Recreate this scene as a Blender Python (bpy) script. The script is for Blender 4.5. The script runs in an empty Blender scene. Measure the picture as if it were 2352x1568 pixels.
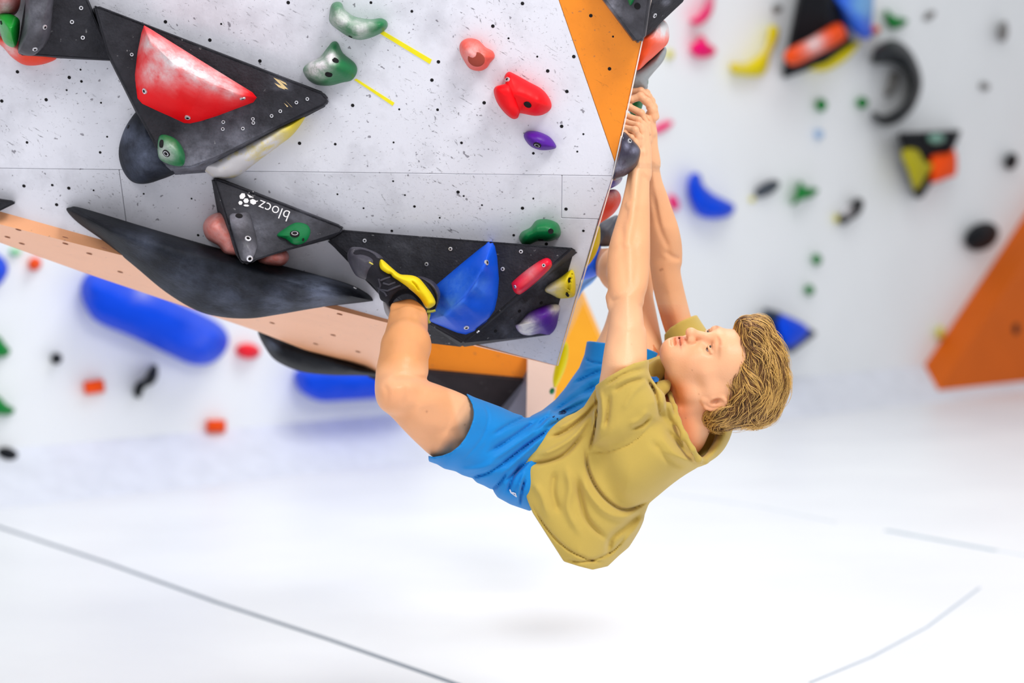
import bpy, bmesh, math, random
import numpy as np
import openvdb
from mathutils import Vector, Matrix, Euler
from mathutils.bvhtree import BVHTree
random.seed(7); rng = np.random.default_rng(7)
S = bpy.context.scene
COL = S.collection
# ------------------------------------------------------------------ camera
LENS = 70.0
F = LENS * 2352 / 36.0
CAMH = 1.3
PITCH = math.atan(284 / F)
cd = bpy.data.cameras.new('camera'); cam = bpy.data.objects.new('camera', cd); COL.objects.link(cam)
cd.lens = LENS; cd.sensor_width = 36; cd.clip_end = 100; cd.clip_start = .05
cam.location = (0, 0, CAMH); cam.rotation_euler = (math.pi / 2 - PITCH, 0, 0)
cd.dof.use_dof = True; cd.dof.focus_distance = 4.13; cd.dof.aperture_fstop = 2.1
S.camera = cam
CM = Matrix.Translation(cam.location) @ cam.rotation_euler.to_matrix().to_4x4()
CMn = np.array(CM)
# ------------------------------------------------------------------ world, lights, exposure
w = bpy.data.worlds.new('world'); S.world = w; w.use_nodes = True
w.node_tree.nodes['Background'].inputs[0].default_value = (.97, .98, 1, 1)
w.node_tree.nodes['Background'].inputs[1].default_value = .56
def area(name, loc, target, size, power, col=(1, 1, 1)):
    l = bpy.data.lights.new(name, 'AREA'); l.shape = 'RECTANGLE'; l.size, l.size_y = size; l.energy = power; l.color = col
    o = bpy.data.objects.new(name, l); COL.objects.link(o); o.location = loc
    o.rotation_euler = (Vector(target) - Vector(loc)).to_track_quat('-Z', 'Y').to_euler()
    return o
area('hall_light', (1.9, 1.4, 4.8), (.2, 4.2, .9), (1.8, 1.2), 170, (1, .98, .95))
area('hall_light', (-2.5, -.5, 4.8), (-.3, 4.3, 1.2), (2.5, 1.5), 85, (1, .98, .96))
area('hall_light', (1.5, 7.5, 6.5), (1.0, 8.5, 0), (4, 3), 200, (1, 1, 1))
S.view_settings.view_transform = 'Standard'; S.view_settings.look = 'None'
S.view_settings.gamma = 1; S.view_settings.use_curve_mapping = False
S.view_settings.exposure = 0.05
# ------------------------------------------------------------------ helpers
def P(px, py, d):
    return CM @ Vector(((px - 1176) / F * d, -(py - 784) / F * d, -d))
def ray(px, py):
    return (CM.to_3x3() @ Vector(((px - 1176) / F, -(py - 784) / F, -1)))
O = Vector(cam.location)
class Plane:
    def __init__(s, a, b, c):
        s.p = a; s.n = (b - a).cross(c - a).normalized()
        if s.n.dot(O - a) < 0: s.n = -s.n
    def at(s, px, py, h=0):
        r = ray(px, py); q = s.p + s.n * h
        return O + r * ((q - O).dot(s.n) / r.dot(s.n))
def lin(c):
    c = np.array(c[:3], float) / 255
    v = np.where(c <= .04045, c / 12.92, ((c + .055) / 1.055) ** 2.4)
    return (*[float(x) for x in v], 1)
_m = {}
def mat(name, color, rough=.5, chalk=0.0, chalkcol=(225, 222, 225), nscale=9, bump=.15, bscale=60, spec=.3, vary=.12, metal=0, sss=0, coat=0, attr=None, speck=0):
    if name in _m: return _m[name]
    m = bpy.data.materials.new(name); _m[name] = m; m.use_nodes = True
    nt = m.node_tree; N = nt.nodes; L = nt.links; b = N['Principled BSDF']
    tc = N.new('ShaderNodeTexCoord'); co = tc.outputs['Object']
    n1 = N.new('ShaderNodeTexNoise'); n1.inputs['Scale'].default_value = nscale; n1.inputs['Detail'].default_value = 6; L.new(co, n1.inputs['Vector'])
    c = lin(color)
    mx = N.new('ShaderNodeMix'); mx.data_type = 'RGBA'
    mx.inputs['A'].default_value = tuple(x * (1 - vary) for x in c[:3]) + (1,); mx.inputs['B'].default_value = tuple(min(1, x * (1 + vary)) for x in c[:3]) + (1,)
    L.new(n1.outputs['Fac'], mx.inputs['Factor']); out = mx.outputs['Result']
    if attr:
        at = N.new('ShaderNodeAttribute'); at.attribute_name = attr
        m2 = N.new('ShaderNodeMix'); m2.data_type = 'RGBA'; m2.blend_type = 'MULTIPLY'; m2.inputs['Factor'].default_value = 1
        L.new(out, m2.inputs['A']); L.new(at.outputs['Color'], m2.inputs['B']); out = m2.outputs['Result']
    # chalk: wear with a shape of its own, vertex attribute "chalk" plus even dusting
    n2 = N.new('ShaderNodeTexNoise'); n2.inputs['Scale'].default_value = nscale * 2.3; n2.inputs['Detail'].default_value = 9; n2.inputs['Roughness'].default_value = .72; L.new(co, n2.inputs['Vector'])
    at = N.new('ShaderNodeAttribute'); at.attribute_name = 'chalk'
    a1 = N.new('ShaderNodeMath'); a1.operation = 'ADD'; a1.inputs[1].default_value = chalk; L.new(at.outputs['Fac'], a1.inputs[0])
    mr = N.new('ShaderNodeMapRange'); mr.inputs['From Min'].default_value = .33; mr.inputs['From Max'].default_value = .7; L.new(n2.outputs['Fac'], mr.inputs['Value'])
    a2 = N.new('ShaderNodeMath'); a2.operation = 'ADD'; L.new(mr.outputs['Result'], a2.inputs[0]); a2.inputs[1].default_value = .25
    a3 = N.new('ShaderNodeMath'); a3.operation = 'MULTIPLY'; a3.use_clamp = True; L.new(a1.outputs[0], a3.inputs[0]); L.new(a2.outputs[0], a3.inputs[1])
    m3 = N.new('ShaderNodeMix'); m3.data_type = 'RGBA'; L.new(a3.outputs[0], m3.inputs['Factor']); L.new(out, m3.inputs['A']); m3.inputs['B'].default_value = lin(chalkcol)
    out = m3.outputs['Result']
    if speck:
        v = N.new('ShaderNodeTexNoise'); v.inputs['Scale'].default_value = 70; v.inputs['Detail'].default_value = 3; L.new(co, v.inputs['Vector'])
        r = N.new('ShaderNodeMapRange'); r.inputs['From Min'].default_value = .70; r.inputs['From Max'].default_value = .78; r.inputs['To Max'].default_value = speck; L.new(v.outputs['Fac'], r.inputs['Value'])
        m4 = N.new('ShaderNodeMix'); m4.data_type = 'RGBA'; L.new(r.outputs['Result'], m4.inputs['Factor']); L.new(out, m4.inputs['A']); m4.inputs['B'].default_value = lin((205, 205, 208)); out = m4.outputs['Result']
    L.new(out, b.inputs['Base Color'])
    b.inputs['Roughness'].default_value = rough; b.inputs['Metallic'].default_value = metal
    b.inputs['Specular IOR Level'].default_value = spec; b.inputs['Coat Weight'].default_value = coat
    if sss:
        b.inputs['Subsurface Weight'].default_value = sss; b.inputs['Subsurface Radius'].default_value = (.012, .005, .003); b.inputs['Subsurface Scale'].default_value = 1
    if bump:
        n3 = N.new('ShaderNodeTexNoise'); n3.inputs['Scale'].default_value = bscale; n3.inputs['Detail'].default_value = 5; L.new(co, n3.inputs['Vector'])
        bp = N.new('ShaderNodeBump'); bp.inputs['Strength'].default_value = bump; bp.inputs['Distance'].default_value = .01
        L.new(n3.outputs['Fac'], bp.inputs['Height']); L.new(bp.outputs['Normal'], b.inputs['Normal'])
    return m
def panelmat(name, color, dirt=.5, rough=.55, dirtcol=(60, 55, 70), base=None):
    """painted plywood: fine scuffs, streaks and smudges"""
    m = bpy.data.materials.new(name); m.use_nodes = True; nt = m.node_tree; N = nt.nodes; L = nt.links; b = N['Principled BSDF']
    tc = N.new('ShaderNodeTexCoord'); co = tc.outputs['Object']
    out = None
    def noise(scale, detail, mapping=None, rough_=.6):
        n = N.new('ShaderNodeTexNoise'); n.inputs['Scale'].default_value = scale; n.inputs['Detail'].default_value = detail; n.inputs['Roughness'].default_value = rough_
        if mapping:
            mp = N.new('ShaderNodeMapping'); mp.vector_type = 'TEXTURE'; mp.inputs['Scale'].default_value = tuple(1 / q for q in mapping[0]); mp.inputs['Rotation'].default_value = mapping[1]
            L.new(co, mp.inputs['Vector']); L.new(mp.outputs[0], n.inputs['Vector'])
        else: L.new(co, n.inputs['Vector'])
        return n.outputs['Fac']
    def rng_(v, a, c, t):
        r = N.new('ShaderNodeMapRange'); r.inputs['From Min'].default_value = a; r.inputs['From Max'].default_value = c; r.inputs['To Max'].default_value = t; L.new(v, r.inputs['Value']); return r.outputs['Result']
    def mixc(fac, a, bcol):
        x = N.new('ShaderNodeMix'); x.data_type = 'RGBA'; L.new(fac, x.inputs['Factor'])
        if isinstance(a, tuple): x.inputs['A'].default_value = a
        else: L.new(a, x.inputs['A'])
        x.inputs['B'].default_value = bcol; return x.outputs['Result']
    c = lin(color)
    out = mixc(rng_(noise(2.2, 5), .3, .7, .8), c, tuple(x * .88 for x in c[:3]) + (1,))
    out = mixc(rng_(noise(9, 8), .50, .80, dirt * .4), out, lin(dirtcol))
    gate = rng_(noise(3.5, 3), .45, .6, 1)
    for k, (sc, rot) in enumerate((((1, 7, 7), (0, .55, 0)), ((1.3, 9, 9), (0, -.35, .2)), ((1, 6, 7), (0, 1.25, 0)))):
        f_ = rng_(noise(26, 4, (sc, rot), .7), .63, .69, dirt)
        mm = N.new('ShaderNodeMath'); mm.operation = 'MULTIPLY'; L.new(f_, mm.inputs[0]); L.new(gate if k != 1 else rng_(noise(5, 3), .4, .55, 1), mm.inputs[1])
        out = mixc(mm.outputs[0], out, lin(dirtcol))
    out = mixc(rng_(noise(55, 2), .70, .73, dirt * .9), out, lin((70, 62, 78)))
    L.new(out, b.inputs['Base Color']); b.inputs['Roughness'].default_value = rough
    n3 = N.new('ShaderNodeTexNoise'); n3.inputs['Scale'].default_value = 150; L.new(co, n3.inputs['Vector'])
    bp = N.new('ShaderNodeBump'); bp.inputs['Strength'].default_value = .06; bp.inputs['Distance'].default_value = .005; L.new(n3.outputs['Fac'], bp.inputs['Height']); L.new(bp.outputs[0], b.inputs['Normal'])
    return m
def link(name, verts, faces, m=None, parent=None, smooth=False, quads=None):
    me = bpy.data.meshes.new(name); me.from_pydata([tuple(v) for v in verts], [], faces); me.validate(); me.update()
    if m: me.materials.append(m)
    if smooth: me.shade_smooth()
    o = bpy.data.objects.new(name, me); COL.objects.link(o)
    if parent: o.parent = parent
    return o
def tag(o, label, cat, group=None):
    o['label'] = label; o['category'] = cat
    if group: o['group'] = group
    return o
def struct(o): o['kind'] = 'structure'; return o
def empty(name, loc):
    o = bpy.data.objects.new(name, None); COL.objects.link(o); o.location = loc; o.empty_display_size = .1
    return o
def recalc(o, bevel=0, seg=2, ang=None):
    bm = bmesh.new(); bm.from_mesh(o.data)
    bmesh.ops.remove_doubles(bm, verts=bm.verts, dist=1e-6)
    bmesh.ops.recalc_face_normals(bm, faces=bm.faces)
    if bevel:
        bmesh.ops.bevel(bm, geom=[e for e in bm.edges if len(e.link_faces) == 2 and e.calc_face_angle(0) > .15], offset=bevel, segments=seg, affect='EDGES', clamp_overlap=True)
    bm.to_mesh(o.data); bm.free()
def catmull(pts, n=5):
    p = np.array(pts, float); out = []
    for i in range(len(p)):
        a, b, c, d = p[i - 1], p[i], p[(i + 1) % len(p)], p[(i + 2) % len(p)]
        for t in np.linspace(0, 1, n, endpoint=False):
            out.append(.5 * ((2 * b) + (-a + c) * t + (2 * a - 5 * b + 4 * c - d) * t * t + (-a + 3 * b - 3 * c + d) * t ** 3))
    return np.array(out)
def nearest_on(poly, q):
    best = None
    poly = np.array(poly, float)
    if len(poly) == 1: return poly[0]
    for a, b in zip(poly[:-1], poly[1:]):
        ab = b - a; t = min(1, max(0, np.dot(q - a, ab) / max(1e-9, np.dot(ab, ab)))); r = a + ab * t
        dd = np.sum((q - r) ** 2)
        if best is None or dd < best[0]: best = (dd, r)
    return best[1]
def chalk_attr(o, pix, spots):
    at = o.data.attributes.new('chalk', 'FLOAT', 'POINT')
    v = np.zeros(len(o.data.vertices))
    for (x, y, r, a) in spots: v = np.maximum(v, a * np.exp(-((pix[:, 0] - x) ** 2 + (pix[:, 1] - y) ** 2) / (r * r)))
    at.data.foreach_set('value', v.astype(np.float32))
def dome(name, plane, outline, H, m, spine=None, h0=0, p=2.0, rings=10, spots=(), n=5, parent=None, sharp=False, back=.012, lump=.04):
    """bolted-on resin shape: outline on the wall plane, swelling to a ridge or summit H above it"""
    ol = catmull(outline, n) if not sharp else np.array([np.array(outline[i], float) * (1 - t) + np.array(outline[(i + 1) % len(outline)], float) * t for i in range(len(outline)) for t in np.linspace(0, 1, n, endpoint=False)])
    if spine is None: spine = [ol.mean(0)]
    if len(spine) > 1:
        sa = np.array(spine, float); ks = np.linspace(0, len(sa) - 1, 4 * (len(sa) - 1) + 1)
        sa = np.array([sa[min(int(k), len(sa) - 2)] * (1 - (k - min(int(k), len(sa) - 2))) + sa[min(int(k), len(sa) - 2) + 1] * (k - min(int(k), len(sa) - 2)) for k in ks])
        sp = [sa[np.argmin(((sa - q) ** 2).sum(1))] for q in (np.array(nearest_on(spine, q)) for q in ol)]
    else: sp = [nearest_on(spine, q) for q in ol]
    V = []; pix = []; N_ = len(ol)
    ts = [0] + [1 - math.cos(math.pi / 2 * k / rings) if p > 1.3 else k / rings for k in range(1, rings + 1)]
    V += [plane.at(q[0], q[1], h0 - back) for q in ol]; pix += list(ol)
    for t in ts:
        h = H * (1 - (1 - t) ** p) ** (1 / p) if p > 1.01 else H * t
        for i, q in enumerate(ol):
            r = q * (1 - t) + sp[i] * t
            hh = h * (1 + lump * math.sin(r[0] * .11 + r[1] * .07) + lump * math.cos(r[1] * .13 - r[0] * .05))
            V.append(plane.at(r[0], r[1], h0 + hh)); pix.append(r)
    F_ = []
    R_ = len(ts) + 1
    for k in range(R_ - 1):
        for i in range(N_):
            j = (i + 1) % N_
            F_.append((k * N_ + i, k * N_ + j, (k + 1) * N_ + j, (k + 1) * N_ + i))
    F_.append(tuple(reversed(range(N_))))
    o = link(name, V, F_, m, parent, smooth=True)
    chalk_attr(o, np.array(pix), spots)
    bm = bmesh.new(); bm.from_mesh(o.data); bmesh.ops.remove_doubles(bm, verts=bm.verts, dist=2e-5); bmesh.ops.holes_fill(bm, edges=[e for e in bm.edges if e.is_boundary], sides=0); bmesh.ops.recalc_face_normals(bm, faces=bm.faces)
    bm.to_mesh(o.data); bm.free(); o.data.shade_smooth()
    return o
def slab(name, plane, top, base, m, bevel=.005, parent=None, spots=()):
    """timber volume: top = [(px,py,h)], base = same count [(px,py)]"""
    n = len(top)
    V = [plane.at(*t) for t in top] + [plane.at(b[0], b[1], -.01) for b in base]
    F_ = [tuple(range(n)), tuple(reversed(range(n, 2 * n)))] + [(i, n + i, n + (i + 1) % n, (i + 1) % n) for i in range(n)]
    o = link(name, V, F_, m, parent); recalc(o, bevel)
    bm = bmesh.new(); bm.from_mesh(o.data)
    big = [f for f in bm.faces if len(f.verts) > 4]
    bmesh.ops.triangulate(bm, faces=big)
    if spots:
        for _ in range(4):
            bmesh.ops.subdivide_edges(bm, edges=[e for e in bm.edges if e.calc_length() > .03], cuts=1, use_grid_fill=True)
    bm.to_mesh(o.data); bm.free()
    if spots:
        chalk_attr(o, np.array([topix(v.co) for v in o.data.vertices]), spots)
    return o
CMI = CM.inverted()
def topix(v):
    q = CMI @ Vector(v); d = -q.z
    return (1176 + F * q.x / d, 784 - F * q.y / d)
def hit(o, px, py):
    me = o.data; M = o.matrix_world
    bvh = BVHTree.FromPolygons([v.co for v in me.vertices], [p.vertices for p in me.polygons])
    l, nrm, i, d = bvh.ray_cast(O, ray(px, py).normalized())
    return (l, nrm if nrm.dot(O - l) > 0 else -nrm) if l else (None, None)
# shared bolt / screw meshes
def ringmesh(name, segs):   # segs: list of (r, z, matindex) profile
    V = []; F_ = []; mi = []; n = 14
    for (r, z, k) in segs:
        V += [(r * math.cos(2 * math.pi * i / n), r * math.sin(2 * math.pi * i / n), z) for i in range(n)]
    for k in range(len(segs) - 1):
        for i in range(n):
            F_.append((k * n + i, k * n + (i + 1) % n, (k + 1) * n + (i + 1) % n, (k + 1) * n + i)); mi.append(segs[k + 1][2])
    F_.append(tuple(range((len(segs) - 1) * n, len(segs) * n))); mi.append(segs[-1][2])
    me = bpy.data.meshes.new(name); me.from_pydata(V, [], F_)
    for p_, k in zip(me.polygons, mi): p_.material_index = k
    return me
M_metal = mat('zinc_screw', (215, 215, 222), .35, metal=.6, bump=0)
M_hole = mat('dark_recess', (18, 16, 20), .8, bump=0)
screw_me = ringmesh('screw', [(.0052, -.002, 0), (.0052, .0015, 0), (.0028, .0018, 0), (.0024, .0004, 1)]); screw_me.materials.append(M_metal); screw_me.materials.append(M_hole)
bolt_me = ringmesh('bolt', [(.0085, -.002, 1), (.0085, .0006, 1), (.006, .0008, 1), (.0045, .0010, 0), (.0022, .0004, 1)]); bolt_me.materials.append(M_metal); bolt_me.materials.append(M_hole)
hole_me = ringmesh('bolt_hole', [(.0085, -.002, 0), (.0085, .0006, 0), (.004, .0002, 0)]); hole_me.materials.append(M_hole)
def fix(o, pts, me=screw_me, scale=1):
    for (x, y) in pts:
        l, nrm = hit(o, x, y)
        if l is None: continue
        s = bpy.data.objects.new(me.name, me); COL.objects.link(s); s.parent = o
        s.matrix_world = Matrix.Translation(l + nrm * .0008) @ nrm.to_track_quat('Z', 'Y').to_matrix().to_4x4() @ Matrix.Scale(scale, 4)
def ell_px(cx, cy, rx, ry, ang=0, n=8, e=0):
    a = math.radians(ang)
    return [(cx + rx * math.cos(t) * math.cos(a) - ry * math.sin(t) * math.sin(a), cy + rx * math.cos(t) * math.sin(a) + ry * math.sin(t) * math.cos(a)) for t in np.linspace(0, 2 * math.pi, n, endpoint=False)]
# ------------------------------------------------------------------ structure: overhanging wall
SLp = P(0, 386, 4.30); SRp = P(1408, 404, 4.20)
A = Plane(SLp, SRp, P(1495, 0, 4.05))
B = Plane(SLp, SRp, P(1280, 840, 4.44))
BR = B.at(1280, 840); BL = B.at(-300, 447)
C = Plane(BL, BR, P(590, 762, 4.95))
M_white = panelmat('painted_white_plywood', (228, 229, 240), .75)
M_orange = panelmat('painted_orange_plywood', (247, 142, 6), .45, dirtcol=(120, 60, 10), rough=.5)
M_orange_glare = panelmat('orange_plywood_glare', (246, 176, 130), .3, dirtcol=(170, 95, 60), rough=.35)  # orange panel paled to salmon: glancing glare mixed into the colour
M_core = mat('wall_core', (200, 198, 200), .7)
M_edge = mat('plywood_edge', (236, 190, 160), .6)
def prism_poly(pts_front, back_off):
    n = len(pts_front)
    V = list(pts_front) + [p + back_off for p in pts_front]
    return V, [tuple(range(n)), tuple(reversed(range(n, 2 * n)))] + [(i, n + i, n + (i + 1) % n, (i + 1) % n) for i in range(n)]
# solid core behind the panels: profile polygons joined as one closed body
def off(p, n, d): return p + n * d
tl = A.at(-500, -700); tr = A.at(1640, -700); sl = A.at(-500, 380); sr = A.at(1408, 404)
bl = B.at(-500, 382); br = BR; bl2 = B.at(-500, 390)
back = Vector((-.15, 1.0, .0))
core_pts = [A.at(-500, -700, -.02), A.at(1645, -700, -.02), A.at(1407, 403, -.02), B.at(1279, 838, -.02), B.at(-500, 383, -.02)]
front = [A.at(-500, -700, -.018), A.at(1644, -700, -.018), B.at(1407, 403, -.018), B.at(1279, 839, -.018), B.at(-500, 385, -.018)]
# bottom-left of the wall runs along the line (0,515)-(1280,840)
front = [A.at(-500, -700, -.018), A.at(1644, -700, -.018), B.at(1406, 404, -.018), B.at(1278, 838, -.018), B.at(-500, 391, -.018)]
cU = [C.at(x, y, -.01) for x, y in ((-500, 391), (1278, 838))]
cL = [C.at(-500, 388, -.01), C.at(0, 557, -.01), C.at(190, 624, -.01), C.at(590, 760, -.01), C.at(860, 868, -.01)]
V = [A.at(-500, -700, -.018), A.at(1644, -700, -.018), B.at(1406, 404, -.018), B.at(1278, 838, -.018), B.at(-500, 391, -.018), A.at(-500, 385, -.018)]
V += [v + Vector((-.35, .9, .25)) for v in V]
wf = link('wall_front', V, [(0, 1, 2, 5), (5, 2, 3, 4), (6, 11, 8, 7), (11, 10, 9, 8), (0, 6, 7, 1), (1, 7, 8, 2), (2, 8, 9, 3), (3, 9, 10, 4), (4, 10, 11, 5), (5, 11, 6, 0)], M_core)
struct(wf); recalc(wf)
def panel(plane, poly, m, name='panel', th=.018, gap=1.0, parent=wf):
    q = np.array(poly, float); c = q.mean(0)
    V = [plane.at(x, y, 0) for x, y in q]; V += [plane.at(x, y, -th) for x, y in q]
    n = len(q)
    o = link(name, V, [tuple(range(n)), tuple(reversed(range(n, 2 * n)))] + [(i, n + i, n + (i + 1) % n, (i + 1) % n) for i in range(n)], m, parent)
    recalc(o, .0012, 1); return o
panel(A, [(-500, -700), (1006, -700), (1283, 0), (1411.5, 371), (1407, 403.4), (-500, 379.6)], M_white)
panel(A, [(1007, -700), (1644, -700), (1494.5, 0), (1412.3, 371), (1283.7, 0)], M_orange)
panel(B, [(-500, 380.5), (273, 390.5), (304, 590), (-500, 385)], M_white) if False else None
panel(B, [(-500, 380.2), (273.4, 390.0), (300.4, 590.5), (-500, 387)], M_white)
panel(B, [(274.2, 389.9), (1290.4, 402.5), (1289.4, 500.5), (1374, 503.3), (1278, 839), (301.5, 591)], M_white)
panel(B, [(1291, 402.6), (1407, 404.1), (1375, 502.6), (1290, 499.8)], M_white)
# salmon-orange underside running away from the bottom edge
us = [C.at(-500, 389), C.at(0, 515), C.at(1279, 840), C.at(1262, 837), C.at(1000, 772), C.at(852, 862), C.at(590, 760), C.at(190, 625), C.at(0, 557), C.at(-500, 392)]
o = link('underside_panel', us + [u + Vector((0, .03, .05)) for u in us], [tuple(range(10)), tuple(reversed(range(10, 20)))] + [(i, 10 + i, 10 + (i + 1) % 10, (i + 1) % 10) for i in range(10)], M_orange_glare, wf)
recalc(o)
# thin raw edge of the plywood along the prow
e0 = [A.at(1494, 0, .0015)]
V = []
for (pl, x, y) in ((A, 1644, -700), (A, 1407.5, 403.5), (B, 1279, 839.5)):
    for dx, h in ((0, .002), (3.0, .002), (3.0, -.018), (0, -.018)): V.append(pl.at(x + dx, y, h))
o = link('edge_strip', V, [(0, 1, 5, 4), (1, 2, 6, 5), (2, 3, 7, 6), (3, 0, 4, 7), (4, 5, 9, 8), (5, 6, 10, 9), (6, 7, 11, 10), (7, 4, 8, 11), (0, 3, 2, 1), (8, 9, 10, 11)], mat('edge_paint', (245, 225, 215), .5), wf)
recalc(o)
# T-nut holes
hp_A = [(187, 187), (106, 229), (62, 327), (246, 314), (4, 232), (159, 178), (153, 207), (688, 329), (770, 331), (904, 327), (810, 242), (917, 251), (1112, 236), (992, 184), (662, 6), (946, 26), (852, 6), (1357, 36), (1132, 60), (1258, 163), (1234, 130), (1060, 328), (380, 50), (508, 55), (482, 92), (40, 165), (185, 160), (210, 60), (1408, 84), (1400, 158), (1326, 348), (1340, 308), (1225, 352), (1007, 142), (1290, 290), (1302, 210), (232, 236), (1318, 130), (230, 350), (1005, 252), (597, 140), (1168, 88), (1200, 8)]
hp_B = [(775, 446), (952, 474), (903, 416), (1065, 450), (1300, 480), (1200, 478), (1107, 471), (930, 448), (835, 478), (1052, 441), (120, 425), (158, 432), (330, 445), (215, 437), (55, 427), (440, 456), (130, 470), (190, 500), (1255, 560), (900, 530), (1010, 500), (1225, 456), (455, 540), (1180, 540), (1340, 530)]
bm = bmesh.new()
for (pl, hp) in ((A, hp_A), (B, hp_B)):
    for (x, y) in hp:
        c = pl.at(x, y, .0004); q = pl.n.to_track_quat('Z', 'Y').to_matrix().to_4x4(); r = random.choice((.0038, .003, .0022))
        bmesh.ops.create_circle(bm, cap_ends=True, segments=10, radius=r, matrix=Matrix.Translation(c) @ q)
me = bpy.data.meshes.new('bolt_holes'); bm.to_mesh(me); bm.free(); me.materials.append(M_hole)
o = bpy.data.objects.new('bolt_holes', me); COL.objects.link(o); o.parent = wf; o['kind'] = 'stuff'
Cp = C
bm = bmesh.new()
for (x, y) in ((17, 545), (42, 528), (150, 560), (205, 583), (150, 545), (276, 625), (780, 722), (700, 700), (725, 790), (822, 808), (765, 770), (625, 742), (240, 570), (50, 560)):
    c = C.at(x, y, .001); q = C.n.to_track_quat('Z', 'Y').to_matrix().to_4x4()
    bmesh.ops.create_circle(bm, cap_ends=True, segments=10, radius=.007, matrix=Matrix.Translation(c) @ q)
me = bpy.data.meshes.new('bolt_holes'); bm.to_mesh(me); bm.free(); me.materials.append(mat('brown_hole', (140, 80, 50), .8, bump=0))
o = bpy.data.objects.new('bolt_holes', me); COL.objects.link(o); o.parent = wf; o['kind'] = 'stuff'
# ------------------------------------------------------------------ lower structure behind the prow
def solid(name, pts, m, back, parent=None, bevel=0):
    V, F_ = prism_poly(pts, Vector(back)); o = link(name, V, F_, m, parent); recalc(o, bevel); return o
kb = solid('wall_lower', [P(838, 832, 5.3), P(900, 780, 5.3), P(1215, 790, 5.3), P(1215, 874, 5.3), P(980, 853, 5.3), P(845, 845, 5.3)], M_orange, (0, .5, .12)); struct(kb)
M_darkpanel = mat('charcoal_textured_panel', (46, 40, 44), .85, nscale=20, vary=.4, spec=.2, speck=.3)
solid('dark_panel', [P(838, 846, 5.28), P(980, 854, 5.28), P(1213, 875, 5.28), P(1213, 1010, 5.4), P(838, 1010, 5.4)][:3] + [P(1212, 1010, 5.45), P(1000, 905, 5.45), P(846, 866, 5.4)], M_darkpanel, (0, .3, .1), kb)
solid('grey_panel', [P(1214, 874, 5.24), P(1214, 990, 5.3), P(1135, 990, 5.32)], mat('grey_panel', (120, 122, 140), .6), (0, .1, .05), kb)
solid('post', [P(1212, 815, 5.18), P(1290, 815, 5.18), P(1262, 985, 5.18), P(1209, 985, 5.18)], mat('salmon_haze', (250, 214, 200), .5), (0, .3, .02), kb)  # post colour paled by painted-in haze, like the underside
ob = solid('wall_orange', [P(1340, 695, 6.2), P(1440, 930, 6.2), P(1440, 1010, 6.2), P(1225, 1010, 6.2), P(1268, 850, 6.2)], mat('bright_orange_panel', (255, 172, 36), .5), (0, .4, .05)); struct(ob)
# ------------------------------------------------------------------ background wall and floor
def floor_at(px, py, z=0):
    r = ray(px, py); return O + r * ((z - O.z) / r.z)
f0 = floor_at(0, 1140); f1 = floor_at(2150, 905)
dirw = (f1 - f0).normalized()
W = Plane(f0, f1, f0 + Vector((0, 0, 1)))
M_bg = mat('white_wall_paint', (238, 241, 244), .6, nscale=1.2, vary=.06, bump=.02)
wa = f0 - dirw * 6; wb = f1 + dirw * 9
wbk = solid('wall_back', [wa, wb, wb + Vector((0, 0, 6)), wa + Vector((0, 0, 6))], M_bg, W.n * -.2); struct(wbk)
M_floor = mat('white_vinyl_mat', (240, 242, 248), .38, nscale=1.1, vary=.10, bump=.05, bscale=6)
fl = link('floor', [(-9, -4, 0), (16, -4, 0), (16, 26, 0), (-9, 26, 0), (-9, -4, -.3), (16, -4, -.3), (16, 26, -.3), (-9, 26, -.3)], [(0, 1, 2, 3), (4, 7, 6, 5), (0, 4, 5, 1), (1, 5, 6, 2), (2, 6, 7, 3), (3, 7, 4, 0)], M_floor); struct(fl)
# flap along the base of the back wall
n_ = W.n.copy(); n_.z = 0; n_.normalize()
b0, b1 = wa, wb
o = link('baseboard_back', [b0, b1, b1 + n_ * .35, b0 + n_ * .35, b0 + Vector((0, 0, .22)), b1 + Vector((0, 0, .22))], [(3, 2, 5, 4), (0, 3, 4), (1, 5, 2), (0, 4, 5, 1), (0, 1, 2, 3)], mat('white_vinyl_flap', (226, 230, 240), .45, bump=.03)); struct(o); recalc(o)
def seam(pts, w_, m, z=.002):
    q = [floor_at(*p) for p in pts]; V = []; F_ = []
    for i, p in enumerate(q):
        t = (q[min(i + 1, len(q) - 1)] - q[max(i - 1, 0)]).normalized(); s = Vector((-t.y, t.x, 0)) * w_ / 2
        V += [p + s + Vector((0, 0, z)), p - s + Vector((0, 0, z)), p - s, p + s]
    for i in range(len(q) - 1):
        a = i * 4; b = a + 4
        F_ += [(a, a + 1, b + 1, b), (a + 1, a + 2, b + 2, b + 1), (a + 3, a, b, b + 3)]
    o = link('mat_seam', V, F_, m, fl); return o
M_seam = mat('seam_grey', (130, 140, 152), .7, bump=0)
seam([(-200, 1140), (0, 1211), (250, 1294), (500, 1384), (760, 1470), (1040, 1568), (1300, 1660)], .019, M_seam)
seam([(1500, 1128), (1750, 1165), (1920, 1200)], .012, mat('seam_pale', (215, 222, 228), .7, bump=0))
seam([(2035, 1218), (2290, 1265)], .03, mat('seam_mid', (176, 190, 200), .7, bump=0))
seam([(2290, 1265), (2500, 1300)], .02, mat('seam_pale', (215, 222, 228), .7))
seam([(1860, 1568), (2000, 1510), (2130, 1440), (2250, 1350)], .008, mat('seam_soft', (180, 190, 202), .7, bump=0))
ro = solid('wall_right', [W.at(2147, 909, .25), W.at(2700, 868, .25), W.at(2700, 60, .25), W.at(2352, 598, .25)], mat('orange_wall_panel', (214, 98, 0), .65, nscale=3, vary=.12, bump=.02), W.n * -.25); struct(ro)
fix(ro, [(2333, 755)], hole_me, 5)
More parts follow.
